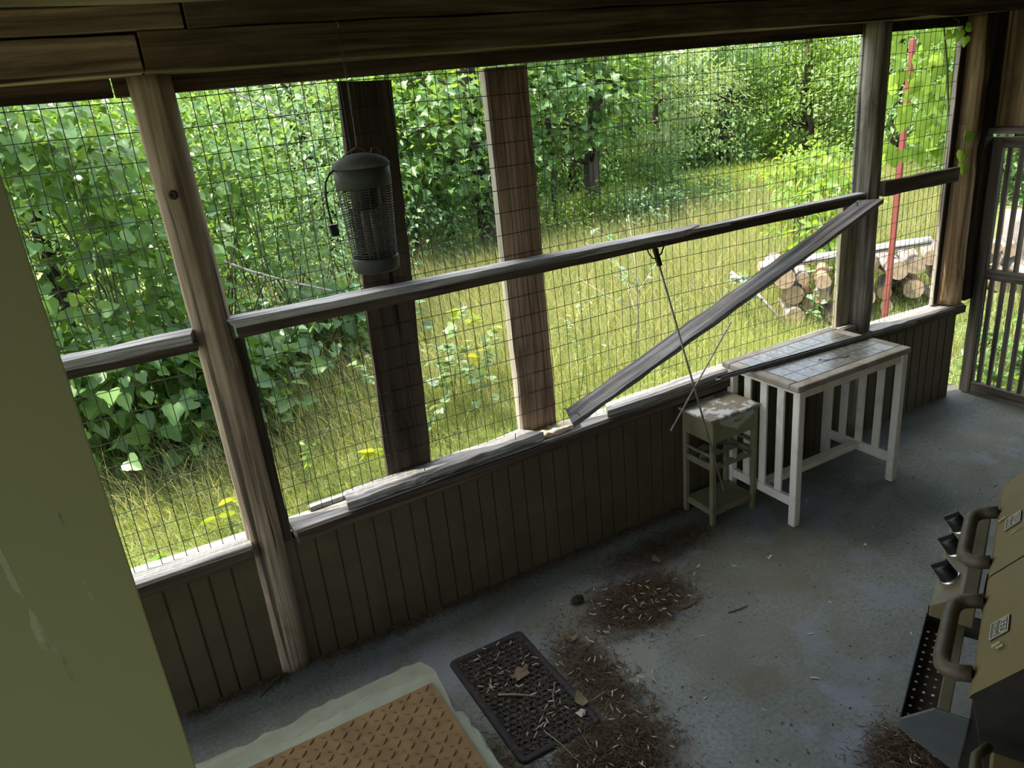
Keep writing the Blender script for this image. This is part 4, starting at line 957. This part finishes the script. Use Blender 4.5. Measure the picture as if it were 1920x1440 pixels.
plant('low_shrub', 7.2, 9.2, [(2400,(7.1,9.3,.4),(1.05,.55,.85),44,.2,(.06,.10))], T_OVAL, M['lf_b'], 'leafy bush in front of the slender pale stem', SH, 36)
plant('low_shrub', 8.4, 8.9, [(1500,(8.5,8.9,.0),(.8,.4,.5),34,.2,(.06,.10))], T_OVAL, M['lf_a'], 'bush at the foot of the leaning dark trunk', SH, 37)
plant('low_shrub', 7.5, 8.3, [(1700,(7.5,8.3,.05),(.9,.4,.55),36,.2,(.06,.10))], T_OVAL, M['lf_c'], 'sunny low bush showing just above the rail beside the reddish plank', SH, 38)
plant('low_shrub', 8.9, 8.1, [(1900,(8.9,8.1,.1),(.95,.4,.55),36,.2,(.06,.10))], T_OVAL, M['lf_b'], 'low bush showing just above the rail, straight over the hooked rod', SH, 39)
plant('low_shrub', 10.3, 8.0, [(1500,(10.3,8.0,-.1),(.9,.4,.36),36,.18,(.06,.10))], T_OVAL, M['lf_far'], 'low bush just above the rail where its top board ends', SH, 40)
plant('lime_shrub', 7.75, 3.2, [(190,(7.75,3.2,.70),(.45,.35,.75),26,.12,(.09,.15))], T_HEART, M['lf_c'], 'lime green sapling with large leaves beside the grey post', 'sapling', 34)
plant('low_shrub', 9.4, 4.9, [(1500,(9.4,4.9,.55),(.8,.7,.8),36,.18,(.07,.12))], T_OVAL, M['lf_c'], 'bright yellow-green bush half hidden by the grey post', SH, 35)
# trees
def trunkpts(x, y, x2, y2, h, n=8, wob=.05, seed=0):
    r = np.random.default_rng(seed); return [(x+(x2-x)*i/(n-1)+r.normal()*wob*(i > 0), y+(y2-y)*i/(n-1)+r.normal()*wob*(i > 0), -.32+h*i/(n-1)) for i in range(n)]
plant('maple_tree', 6.05, 9.0, [(1900,(5.0,8.6,1.9),(1.5,.9,1.1),46,.26,(.12,.19)), (450,(6.2,9.3,4.8),(1.6,1.4,1.0),18,.4,(.14,.2))], T_MAPLE, M['lf_a'], 'maple with thick grey trunk half behind the reddish plank', TR, 41, (trunkpts(6.05,9.0,5.85,9.1,6.2,10,.03,1), .20, .12))
plant('maple_tree', 6.3, 11.2, [(1700,(5.6,11.0,2.6),(1.6,1.2,1.3),44,.28,(.12,.18))], T_MAPLE, M['lf_c'], 'young sunlit maple with slim trunk between the two planks', TR, 42, (trunkpts(6.3,11.2,5.9,11.3,5.5,8,.06,2), .10, .06))
plant('maple_tree', 3.7, 10.6, [(2200,(3.4,10.4,2.3),(1.7,1.2,1.6),50,.28,(.10,.16))], T_MAPLE, M['lf_far'], 'dark-stemmed tree behind the hanging bug zapper', TR, 43, (trunkpts(3.7,10.6,3.3,10.7,5.6,8,.06,3), .13, .08))
plant('maple_tree', 8.5, 9.5, [(2500,(8.0,9.2,2.0),(1.7,1.0,1.1),54,.25,(.11,.18)), (700,(9.4,9.8,3.2),(1.5,1.0,.8),26,.3,(.12,.18))], T_MAPLE, M['lf_a'], 'maple with dark leaning trunk just beyond the reddish plank', TR, 44, (trunkpts(8.5,9.5,9.6,9.9,5.0,9,.04,4), .16, .10))
plant('slender_tree', 7.85, 9.6, [(1100,(7.6,9.7,3.3),(1.2,.9,.9),30,.25,(.09,.14))], T_OVAL, M['lf_b'], 'slender pale stem standing next to the leaning dark trunk', TR, 45, (trunkpts(7.85,9.6,7.8,9.7,4.8,8,.03,5), .055, .035))
plant('buckeye_tree', 11.0, 10.2, [(3600,(11.0,10.2,2.0),(1.9,1.1,1.15),90,.17,(.10,.17)), (900,(11.6,11.0,3.0),(1.3,.9,.8),34,.2,(.10,.16))], T_LANCE, M['lf_pale'], 'tree with pale finger-like leaf sprays over the meadow strip', TR, 46, (trunkpts(11.4,11.0,11.8,11.2,5.0,8,.06,6), .09, .05))
plant('slender_tree', 4.9, 9.6, [(1200,(4.9,9.6,2.9),(1.1,.8,1.0),30,.25,(.10,.16))], T_MAPLE, M['lf_c'], 'thin sunlit sapling in the gap beside the black plank', TR, 47, (trunkpts(4.9,9.6,4.7,9.7,4.6,8,.05,7), .05, .03))
far = [(6.0,12.6),(10.6,13.2),(13.2,14.2),(16.0,13.6),(18.0,12.4),(20.6,8.2),(15.4,5.4),(-3.0,9.0),(-.6,9.6),(1.3,10.5),(2.4,13.0),(4.6,14.5),(7.2,14.0),(9.4,14.8),(11.8,15.8),(14.2,15.6),(16.6,15.2),(19.0,14.2),(21.2,12.6),(22.6,10.2),(18.2,9.8),(22.8,7.6),(20.2,5.6),(17.4,6.8),(16.0,3.6),(15.0,1.2),(19.0,2.0),(13.4,-1.0),(24.5,4.0)]
for i, (x, y) in enumerate(far):
    mt = (M['lf_far'], M['lf_a'], M['lf_b'], M['lf_far'], M['lf_c'])[i % 5]
    plant('forest_tree', x, y, [(5200,(x,y,1.35),(1.9,1.4,2.05),100,.34,(.10,.17)), (600,(x,y,3.9),(1.7,1.4,1.3),20,.45,(.15,.23))], T_OVAL, mt,
          'leafy tree in the solid green forest edge beyond the meadow', TR, 60+i, (trunkpts(x,y,x+.2,y+.2,5.6,7,.06,i), .15, .09), 'trees of the far forest edge')
plant('slender_tree', -.42, 4.75, [(1500,(-.6,3.0,5.0),(1.4,1.4,1.2),34,.35,(.09,.14))], T_OVAL, M['lf_a'], 'bare grey trunk close outside, at the edge of the olive door', TR, 48, (trunkpts(-.425,4.75,-.42,4.75,5.4,8,.012,8), .065, .05))
for i, (pts, r, lab) in enumerate((([(.83,3.9,1.31),(1.09,3.88,1.15),(1.40,3.92,.99),(1.77,3.9,.83)], .013, 'pale dead branch lying in the low vine beyond the log post'),
        ([(.81,3.3,2.86),(1.10,3.35,2.66),(1.45,3.3,2.42),(1.7,3.4,2.34)], .010, 'thin pale branch high in the shrub past the log post'),
        ([(.15,3.4,2.32),(.22,3.42,2.06),(.23,3.4,1.92)], .009, 'short whitish dead twig hanging in the vine shrub'))):
    mb = MB(); mb.tube(pts, [r, r*.9, *([r*.7]*(len(pts)-2))], 7); tag(mb.build('dead_branch', M['greystick']), lab, 'branch')
# grape vine over the narrow screen
rv = np.random.default_rng(91); t = thing('grape_vine', (5.35,.35,-.3), 'grape vine with big glowing leaves over the narrow screen', 'vine')
mb = MB(); vp = [(5.20,.22,-.3),(5.14,.17,.8),(5.12,.16,1.5),(5.12,.17,1.95),(5.06,.18,2.3),(4.98,.18,2.55),(4.75,.22,2.60)]
mb.tube(vp, [.014,.013,.011,.009,.008,.006,.004], 7); mb.tube([(5.12,.17,1.95),(5.3,.32,2.1),(5.5,.40,2.25)], .004, 5); mb.tube([(5.06,.18,2.3),(5.2,.35,2.42),(5.5,.45,2.45)], .004, 5); mb.build('stem', M['stem'], t)
P = []
for i in range(105):
    u = rv.random(); z = 1.70+.92*u
    P.append((rv.uniform(4.92,5.62)-.10*(1-u)+.05, rv.uniform(.22,.62), z))
P = np.array(P); n = len(P); D = np.tile((-.15,.0,-1.), (n,1))+rv.normal(size=(n,3))*.45; Nn = np.tile((-.5,-.75,.35), (n,1))+rv.normal(size=(n,3))*.35
leaves('foliage', P, D, Nn, rv.uniform(.07,.125,n), T_VINE, M['lf_vine'], t, .18, .2)
mb = MB()
P2 = np.array([(4.83,-.02,2.50),(4.88,-.03,2.52),(4.79,.0,2.49),(5.00,-.035,1.86),(4.985,-.03,1.78),(5.01,-.03,1.70),(4.93,.0,2.46)]); D2 = np.array([(-.3,-.2,-.8),(.6,-.2,-.3),(-.8,0,-.4),(.5,-.3,.3),(-.2,-.2,-.9),(.1,-.2,-1),(.1,0,-1)], float)
leaves('inner_leaves', P2, D2, np.tile((-.4,-.8,.3), (7,1)), np.array((.07,.06,.06,.075,.08,.085,.06)), T_VINE, M['lf_vine'], t, .2, .2)
mb.tube([(5.05,.06,1.95),(5.01,-.02,1.93),(4.99,-.035,1.84),(5.0,-.03,1.72)], .0025, 5); mb.tube([(4.9,.1,2.60),(4.86,.0,2.55),(4.80,-.01,2.51)], .0022, 5); mb.build('tendril', M['stem'], t)
mb = MB()
for k in range(160):
    u = rv.random(); c = np.array((5.30,.40,2.48))+np.array((rv.normal()*.05, rv.normal()*.04, -u*.30))*(1, 1, 1); mb.obox(c, (.006,0,0), (0,.006,0), (0,0,.006))
o = mb.build('flower_cluster', M['lf_c'], t); o['kind'] = 'stuff'
# red pole
mb = MB(); mb.obox((5.955,1.08,1.08), (.021,.007,0), (-.007,.021,0), (.03,0,1.42)); tag(mb.build('red_pole', M['red'], bevel=.006), 'faded red metal pole standing outside the narrow screen', 'pole')
# ground and meadow
gx, gy = np.linspace(-14, 40, 109), np.linspace(-6, 40, 93); rgd = np.random.default_rng(5)
vs = []; 
for j, y in enumerate(gy):
    for i, x in enumerate(gx):
        z = -.32 + .03*math.sin(x*1.3)*math.cos(y*1.1) + (max(0, math.hypot(x, y)-20))*.10
        vs.append((x, y, z))
nxg = len(gx); mb = MB(); mb.add(vs, [(j*nxg+i, j*nxg+i+1, (j+1)*nxg+i+1, (j+1)*nxg+i) for j in range(len(gy)-1) for i in range(nxg-1)
     if not (-3.0 < gx[i] < 5.0 and gy[j] < -.0)], True)
struct(mb.build('ground', M['ground'], origin=(0,0,0), fix=False))
def grass(name, n, sampler, hfun, mat, label, seed, w=(.004,.009), lean=.5, bias=(-.25,-.15), kind='stuff'):
    rng = np.random.default_rng(seed); x, y = sampler(rng, n); n = len(x)
    h = hfun(x, y, rng); a = rng.uniform(0, 2*PI, n); le = np.abs(rng.normal(size=n))*lean
    dx = np.cos(a)*le+bias[0]*rng.random(n)*2; dy = np.sin(a)*le+bias[1]*rng.random(n)*2
    ww = rng.uniform(*w, n); fa = rng.uniform(0, PI, n); wx, wy = np.cos(fa)*ww/2, np.sin(fa)*ww/2
    z0 = -.33 + .03*np.sin(x*1.3)*np.cos(y*1.1)
    vs = np.empty((n, 7, 3))
    for k, (u, wd) in enumerate(((0,1),(.4,.85),(.75,.55))):
        cx, cy, cz = x+dx*h*u*u, y+dy*h*u*u, z0+h*(u-.25*le*u*u)
        vs[:,2*k,0] = cx-wx*wd; vs[:,2*k,1] = cy-wy*wd; vs[:,2*k,2] = cz
        vs[:,2*k+1,0] = cx+wx*wd; vs[:,2*k+1,1] = cy+wy*wd; vs[:,2*k+1,2] = cz
    vs[:,6,0] = x+dx*h; vs[:,6,1] = y+dy*h; vs[:,6,2] = z0+h*(1-.35*le)
    lv = np.array([0,1,3,2, 2,3,5,4, 4,5,6]); loops = (np.arange(n)[:,None]*7+lv).ravel()
    me = bpy.data.meshes.new(name); me.vertices.add(n*7); me.vertices.foreach_set('co', vs.ravel()); me.loops.add(len(loops)); me.loops.foreach_set('vertex_index', loops.astype(np.int32))
    st = (np.arange(n)[:,None]*11+np.array([0,4,8])).ravel(); tt = np.tile([4,4,3], n)
    me.polygons.add(3*n); me.polygons.foreach_set('loop_start', st.astype(np.int32)); me.polygons.foreach_set('loop_total', tt.astype(np.int32))
    me.materials.append(mat); me.update(calc_edges=True)
    o = bpy.data.objects.new(name, me); C.objects.link(o); return tag(o, label, 'grass', kind=kind)
def wedge(y0, y1, s0, s1):
    def f(rng, n):
        k = rng.random(n); yp = np.sqrt((y0+3.08)**2+k*((y1+3.08)**2-(y0+3.08)**2)); s = rng.uniform(s0, s1, n); return s*yp, yp-3.08
    return f
def hmid(x, y, rng):
    base = np.clip((y-1.6)/2.6, 0, 1); patch = .5+.5*np.sin(x*1.1+1.0)*np.cos(y*.9+.4); return (.13+.50*base*(.65+.35*patch))*rng.uniform(.55,1.2,len(x))
grass('meadow_grass', 110000, wedge(.5, 9.3, -.20, 1.75), hmid, M['grass'], 'tall meadow grass growing outside the screens', 1)
grass('short_grass', 26000, wedge(.35, 3.6, -.16, 1.2), lambda x, y, r: r.uniform(.06,.24,len(x)), M['lawn'], 'short bright grass close to the screens under the sill line', 6, (.004,.008), .6)
grass('straw_stalks', 20000, wedge(2.2, 9.0, -.10, 1.6), lambda x, y, r: r.uniform(.45,.85,len(x))*np.clip((y-1)/2.5,.4,1), M['straw'], 'pale seeding stalks standing in the meadow grass', 2, (.003,.006), .45)
grass('far_grass', 22000, lambda r, n: (r.uniform(9,20,n), r.uniform(9.0,13,n)), lambda x, y, r: r.uniform(.2,.5,len(x)), M['lawn'], 'sunlit grass strip far behind the low bushes', 3, (.012,.03), .4)
grass('door_grass', 7000, lambda r, n: (r.uniform(5.6,12,n), r.uniform(-1.2,1.6,n)), lambda x, y, r: r.uniform(.08,.35,len(x)), M['grass'], 'weedy grass outside the barred gate', 4, (.008,.02), .5)
# weeds
def weed(name, x, y, h, nl, size, T, lm, sm, label, category, seed, group=None, lean=(0,0), nb=0, sr=.004):
    rng = np.random.default_rng(seed); t = thing(name, (x,y,-.32), label, category, group); mb = MB()
    top = np.array((x+lean[0], y+lean[1], -.32+h)); base = np.array((x,y,-.32)); mid = (top+base)/2+np.array((*(rng.normal(size=2)*.04*h), 0))
    mb.tube([base, mid, top], [sr*1.5, sr, sr*.5], 6); axes = [(base, mid, top, 1.0)]
    for k in range(nb):
        u = rng.uniform(.3,.85); a = (1-u)**2*base+2*u*(1-u)*mid+u*u*top; an = rng.uniform(0, 2*PI); l = h*rng.uniform(.2,.4)
        e = a+np.array((math.cos(an)*l, math.sin(an)*l, l*.6)); m2 = (a+e)/2+np.array((0,0,-.02)); mb.tube([a, m2, e], [sr*.6, sr*.5, sr*.3], 5); axes.append((a, m2, e, .6))
    mb.build('stem', sm, t); P = []; D = []
    for k in range(nl):
        ax = axes[rng.integers(len(axes))]; u = rng.uniform(.25,1) if ax[3] == 1 else rng.uniform(.2,1); P.append((1-u)**2*ax[0]+2*u*(1-u)*ax[1]+u*u*ax[2]); an = rng.uniform(0, 2*PI); D.append((math.cos(an), math.sin(an), rng.normal()*.25+.05))
    n = len(P); P, D = np.array(P), np.array(D); Nn = np.tile((0,0,1.), (n,1))+rng.normal(size=(n,3))*.35
    leaves('foliage', P, D, Nn, rng.uniform(*size, n), T, lm, t, .15, .2); return t
wsp = [(2.02,2.45,.55),(2.28,2.75,.70),(2.50,3.05,.78),(2.22,3.25,.80),(2.72,3.35,.9),(2.0,2.95,.6),(2.48,2.5,.55),(1.85,3.3,.65),(2.85,3.0,.75)]
for i, (x, y, h) in enumerate(wsp):
    weed('tall_weed', x, y, h, 26, (.06,.11), T_HEART, M['lf_pale'], M['stem'], 'pale broad-leaved weed in the grass between the two planks', 'weed', 200+i, 'pale weeds between the planks', nb=4)
weed('lime_weed', 1.42, 1.72, .55, 11, (.09,.13), T_HEART, M['lf_yellow'], M['stem'], 'lime yellow leafy weed near the sill before the black plank', 'weed', 220, nb=2)
weed('lime_weed', 2.72, 2.9, 1.0, 12, (.09,.13), T_HEART, M['lf_yellow'], M['stem'], 'lime yellow weed top beside the reddish plank under the rail', 'weed', 221, nb=2)
weed('lime_weed', .28, 1.9, .45, 7, (.09,.14), T_HEART, M['lf_yellow'], M['stem'], 'small lime weed in short grass beside the log post', 'weed', 222, nb=2)
weed('broadleaf_weed', -.15, 1.6, .25, 12, (.07,.11), T_HEART, M['lf_c'], M['stem'], 'low bright weed above the short sill by the door', 'weed', 223, nb=3)
weed('broadleaf_weed', .95, 2.3, .45, 14, (.06,.09), T_OVAL, M['lf_c'], M['stem'], 'small green weed in grass next to the side board', 'weed', 224, nb=3)
weed('broadleaf_weed', 3.5, 2.4, .75, 16, (.05,.09), T_OVAL, M['lf_pale'], M['stem'], 'thin weed with whitish leaves near the reddish plank', 'weed', 225, nb=3)
weed('broadleaf_weed', 3.9, 2.9, .9, 14, (.05,.08), T_OVAL, M['lf_pale'], M['stem'], 'straggly weed between whitish weed and pale sapling', 'weed', 226, nb=3)
weed('pale_sapling', 4.36, 2.7, 1.55, 34, (.06,.10), T_OVAL, M['lf_b'], M['palestem'], 'young sapling with whitish stem behind the hooked rod', 'sapling', 227, nb=7, sr=.0065)
weed('broadleaf_weed', 6.1, 2.9, .7, 30, (.07,.11), T_OVAL, M['lf_b'], M['stem'], 'bushy weed growing beside the log pile near the grey post', 'weed', 228, nb=7)
weed('broadleaf_weed', 6.6, 2.4, .45, 26, (.06,.11), T_OVAL, M['lf_b'], M['stem'], 'weed sprouting among pale sticks behind the table', 'weed', 229, nb=7)
for i, (x, y) in enumerate([(6.0,-.1),(6.4,.1),(6.6,.25),(7.0,.3),(7.4,.2),(6.2,.45),(7.6,.75),(7.0,.75),(6.1,.15),(6.5,.35),(6.9,.0),(6.3,-.35),(7.2,.5),(6.8,-.5),(5.75,.2)]):
    weed('gate_weed', x, y, .32, 26, (.06,.11), T_HEART, (M['lf_c'], M['lf_a'])[i % 2], M['stem'], 'low leafy weed growing just outside the barred gate', 'weed', 240+i, 'weeds outside the gate', nb=5)
# log pile
rl = np.random.default_rng(31)
def mklog(name, c, d, L, r, mat, label, group, seed):
    rng = np.random.default_rng(seed); d = np.array(d, float); d /= np.linalg.norm(d); nseg = 7; pts = [np.array((L*(i/nseg-.5), .012*math.sin(i+seed), 0)) for i in range(nseg+1)]
    mb = MB(); mb.capmi = 1; mb.tube(pts, [r*(1+rng.normal()*.03) for _ in pts], 14, True, .035, rng)
    o = mb.build(name, [mat, M['logend']], origin=(0,0,0)); xd = Vector(d); zd = Vector((0,0,1)); yd = zd.cross(xd).normalized(); zd = xd.cross(yd)
    mm = Matrix((xd, yd, zd)).transposed().to_4x4(); mm.translation = Vector(c); o.matrix_world = mm; return tag(o, label, 'log', group)
path = [np.array(p) for p in ((6.75,2.75),(7.6,2.35),(8.6,2.2),(9.5,1.7),(9.9,.9))]
def segd(p1, q1, p2, q2):
    """least distance between two segments"""
    d1, d2, r = q1-p1, q2-p2, p1-p2; A, E, F = d1@d1, d2@d2, d2@r; c, bb = d1@r, d1@d2; den = A*E-bb*bb
    s = min(1, max(0, (bb*F-c*E)/den)) if den > 1e-9 else 0.
    u = (bb*s+F)/E
    if u < 0: u = 0; s = min(1, max(0, -c/A))
    elif u > 1: u = 1; s = min(1, max(0, (bb-c)/A))
    return np.linalg.norm(p1+d1*s-p2-d2*u)
placed = [(np.array((9.75,2.0,-.35)), np.array((9.78,2.02,.5)), .30)]; k = 0
for i in range(170):
    if k > 46: break
    u = ((i*.618) % 1)*(len(path)-1.001); a = int(u); p = path[a]+(path[a+1]-path[a])*(u-a)+rl.normal(size=2)*.16; r = rl.uniform(.06,.12); L = rl.uniform(.45,.85)
    an = rl.normal()*.16+.75; d = np.array((math.cos(an), math.sin(an), 0))
    z = -.31+r
    while z < .45:
        c0 = np.array((p[0], p[1], z)); e0, e1 = c0-d*(L/2+.02), c0+d*(L/2+.02)
        if all(segd(e0, e1, q0, q1) > (r+rq)*1.035+.006 for q0, q1, rq in placed): break
        z += .012
    if z > .24: continue
    placed.append((e0, e1, r))
    mklog('firewood_log', (p[0], p[1], z), d, L, r, M['logbark'] if rl.random() < .74 else M['logbrown'], 'sun-bleached log in the log pile outside the corner', 'logs of the log pile', k); k += 1
mklog('firewood_log', (7.1,2.45,.40), (.9,-.45,.05), 1.9, .05, M['greystick'], 'long pale grey pole lying on top of the log pile', None, 90)
mklog('tree_stump', (9.75,2.0,.06), (.08,.05,1), .85, .27, M['logbark'], 'large grey upright stump seen through the barred gate', None, 91)
for i, (a, b, r) in enumerate((((6.05,3.1,.30),(6.35,2.55,-.28),.022), ((6.0,3.05,.26),(6.7,2.75,.02),.02), ((6.2,2.9,.10),(7.1,2.6,.22),.018))):
    mb = MB(); m = (np.array(a)+np.array(b))/2+np.array((0,0,.04)); mb.tube([a, m, b], [r, r*.9, r*.7], 8)
    tag(mb.build('bleached_branch', M['greystick']), ('white branch slanting down to the grass beside the log pile','white branch resting from the slanting branch to the logs','thin pale branch poking from the pile past the grey post')[i], 'branch')
mb = MB(); mb.tube([(8.9,.9,.35),(9.2,1.3,.55),(9.5,1.6,.52)], .025, 7); mb.tube([(9.0,.6,.50),(9.6,1.2,.62),(10.0,1.5,.60)], .03, 7); tag(mb.build('bleached_branch', M['greystick']), 'crooked pale branches lying over the stump beyond the gate', 'branch')

# ------------------------------------------------------------------ light
w = bpy.data.worlds.new('sky'); sc.world = w; w.use_nodes = True; t = w.node_tree; t.nodes.clear()
sky = t.nodes.new('ShaderNodeTexSky'); sky.sky_type = 'NISHITA'; sky.sun_disc = False; sky.sun_elevation = math.radians(64); sky.sun_rotation = math.radians(-30); sky.air_density = 1.0; sky.dust_density = 2.0
bg = t.nodes.new('ShaderNodeBackground'); bg.inputs[1].default_value = .48; wo = t.nodes.new('ShaderNodeOutputWorld')
hs = t.nodes.new('ShaderNodeHueSaturation'); hs.inputs['Saturation'].default_value = .55; t.links.new(sky.outputs[0], hs.inputs['Color']); t.links.new(hs.outputs[0], bg.inputs[0]); t.links.new(bg.outputs[0], wo.inputs[0])
sun = bpy.data.lights.new('sun', 'SUN'); sun.energy = 7.5; sun.angle = math.radians(.6); sun.color = (1.0,.95,.86)
so = bpy.data.objects.new('sun', sun); C.objects.link(so); sv = Vector((-.40,.12,.91)).normalized()
so.rotation_euler = sv.to_track_quat('Z', 'Y').to_euler(); so.location = (-3,6,12)
for o in list(bpy.data.objects):
    if '_o' in o: del o['_o']
c = sc.cycles
c.max_bounces = 8; c.diffuse_bounces = 5; c.glossy_bounces = 3; c.transmission_bounces = 3; c.transparent_max_bounces = 4; c.sample_clamp_indirect = 6.0
try: c.use_denoising = True; c.denoiser = 'OPENIMAGEDENOISE'
except Exception: pass
vs = sc.view_settings; vs.view_transform = 'Standard'; vs.look = 'None'; vs.gamma = 1; vs.use_curve_mapping = False; vs.exposure = 0.68
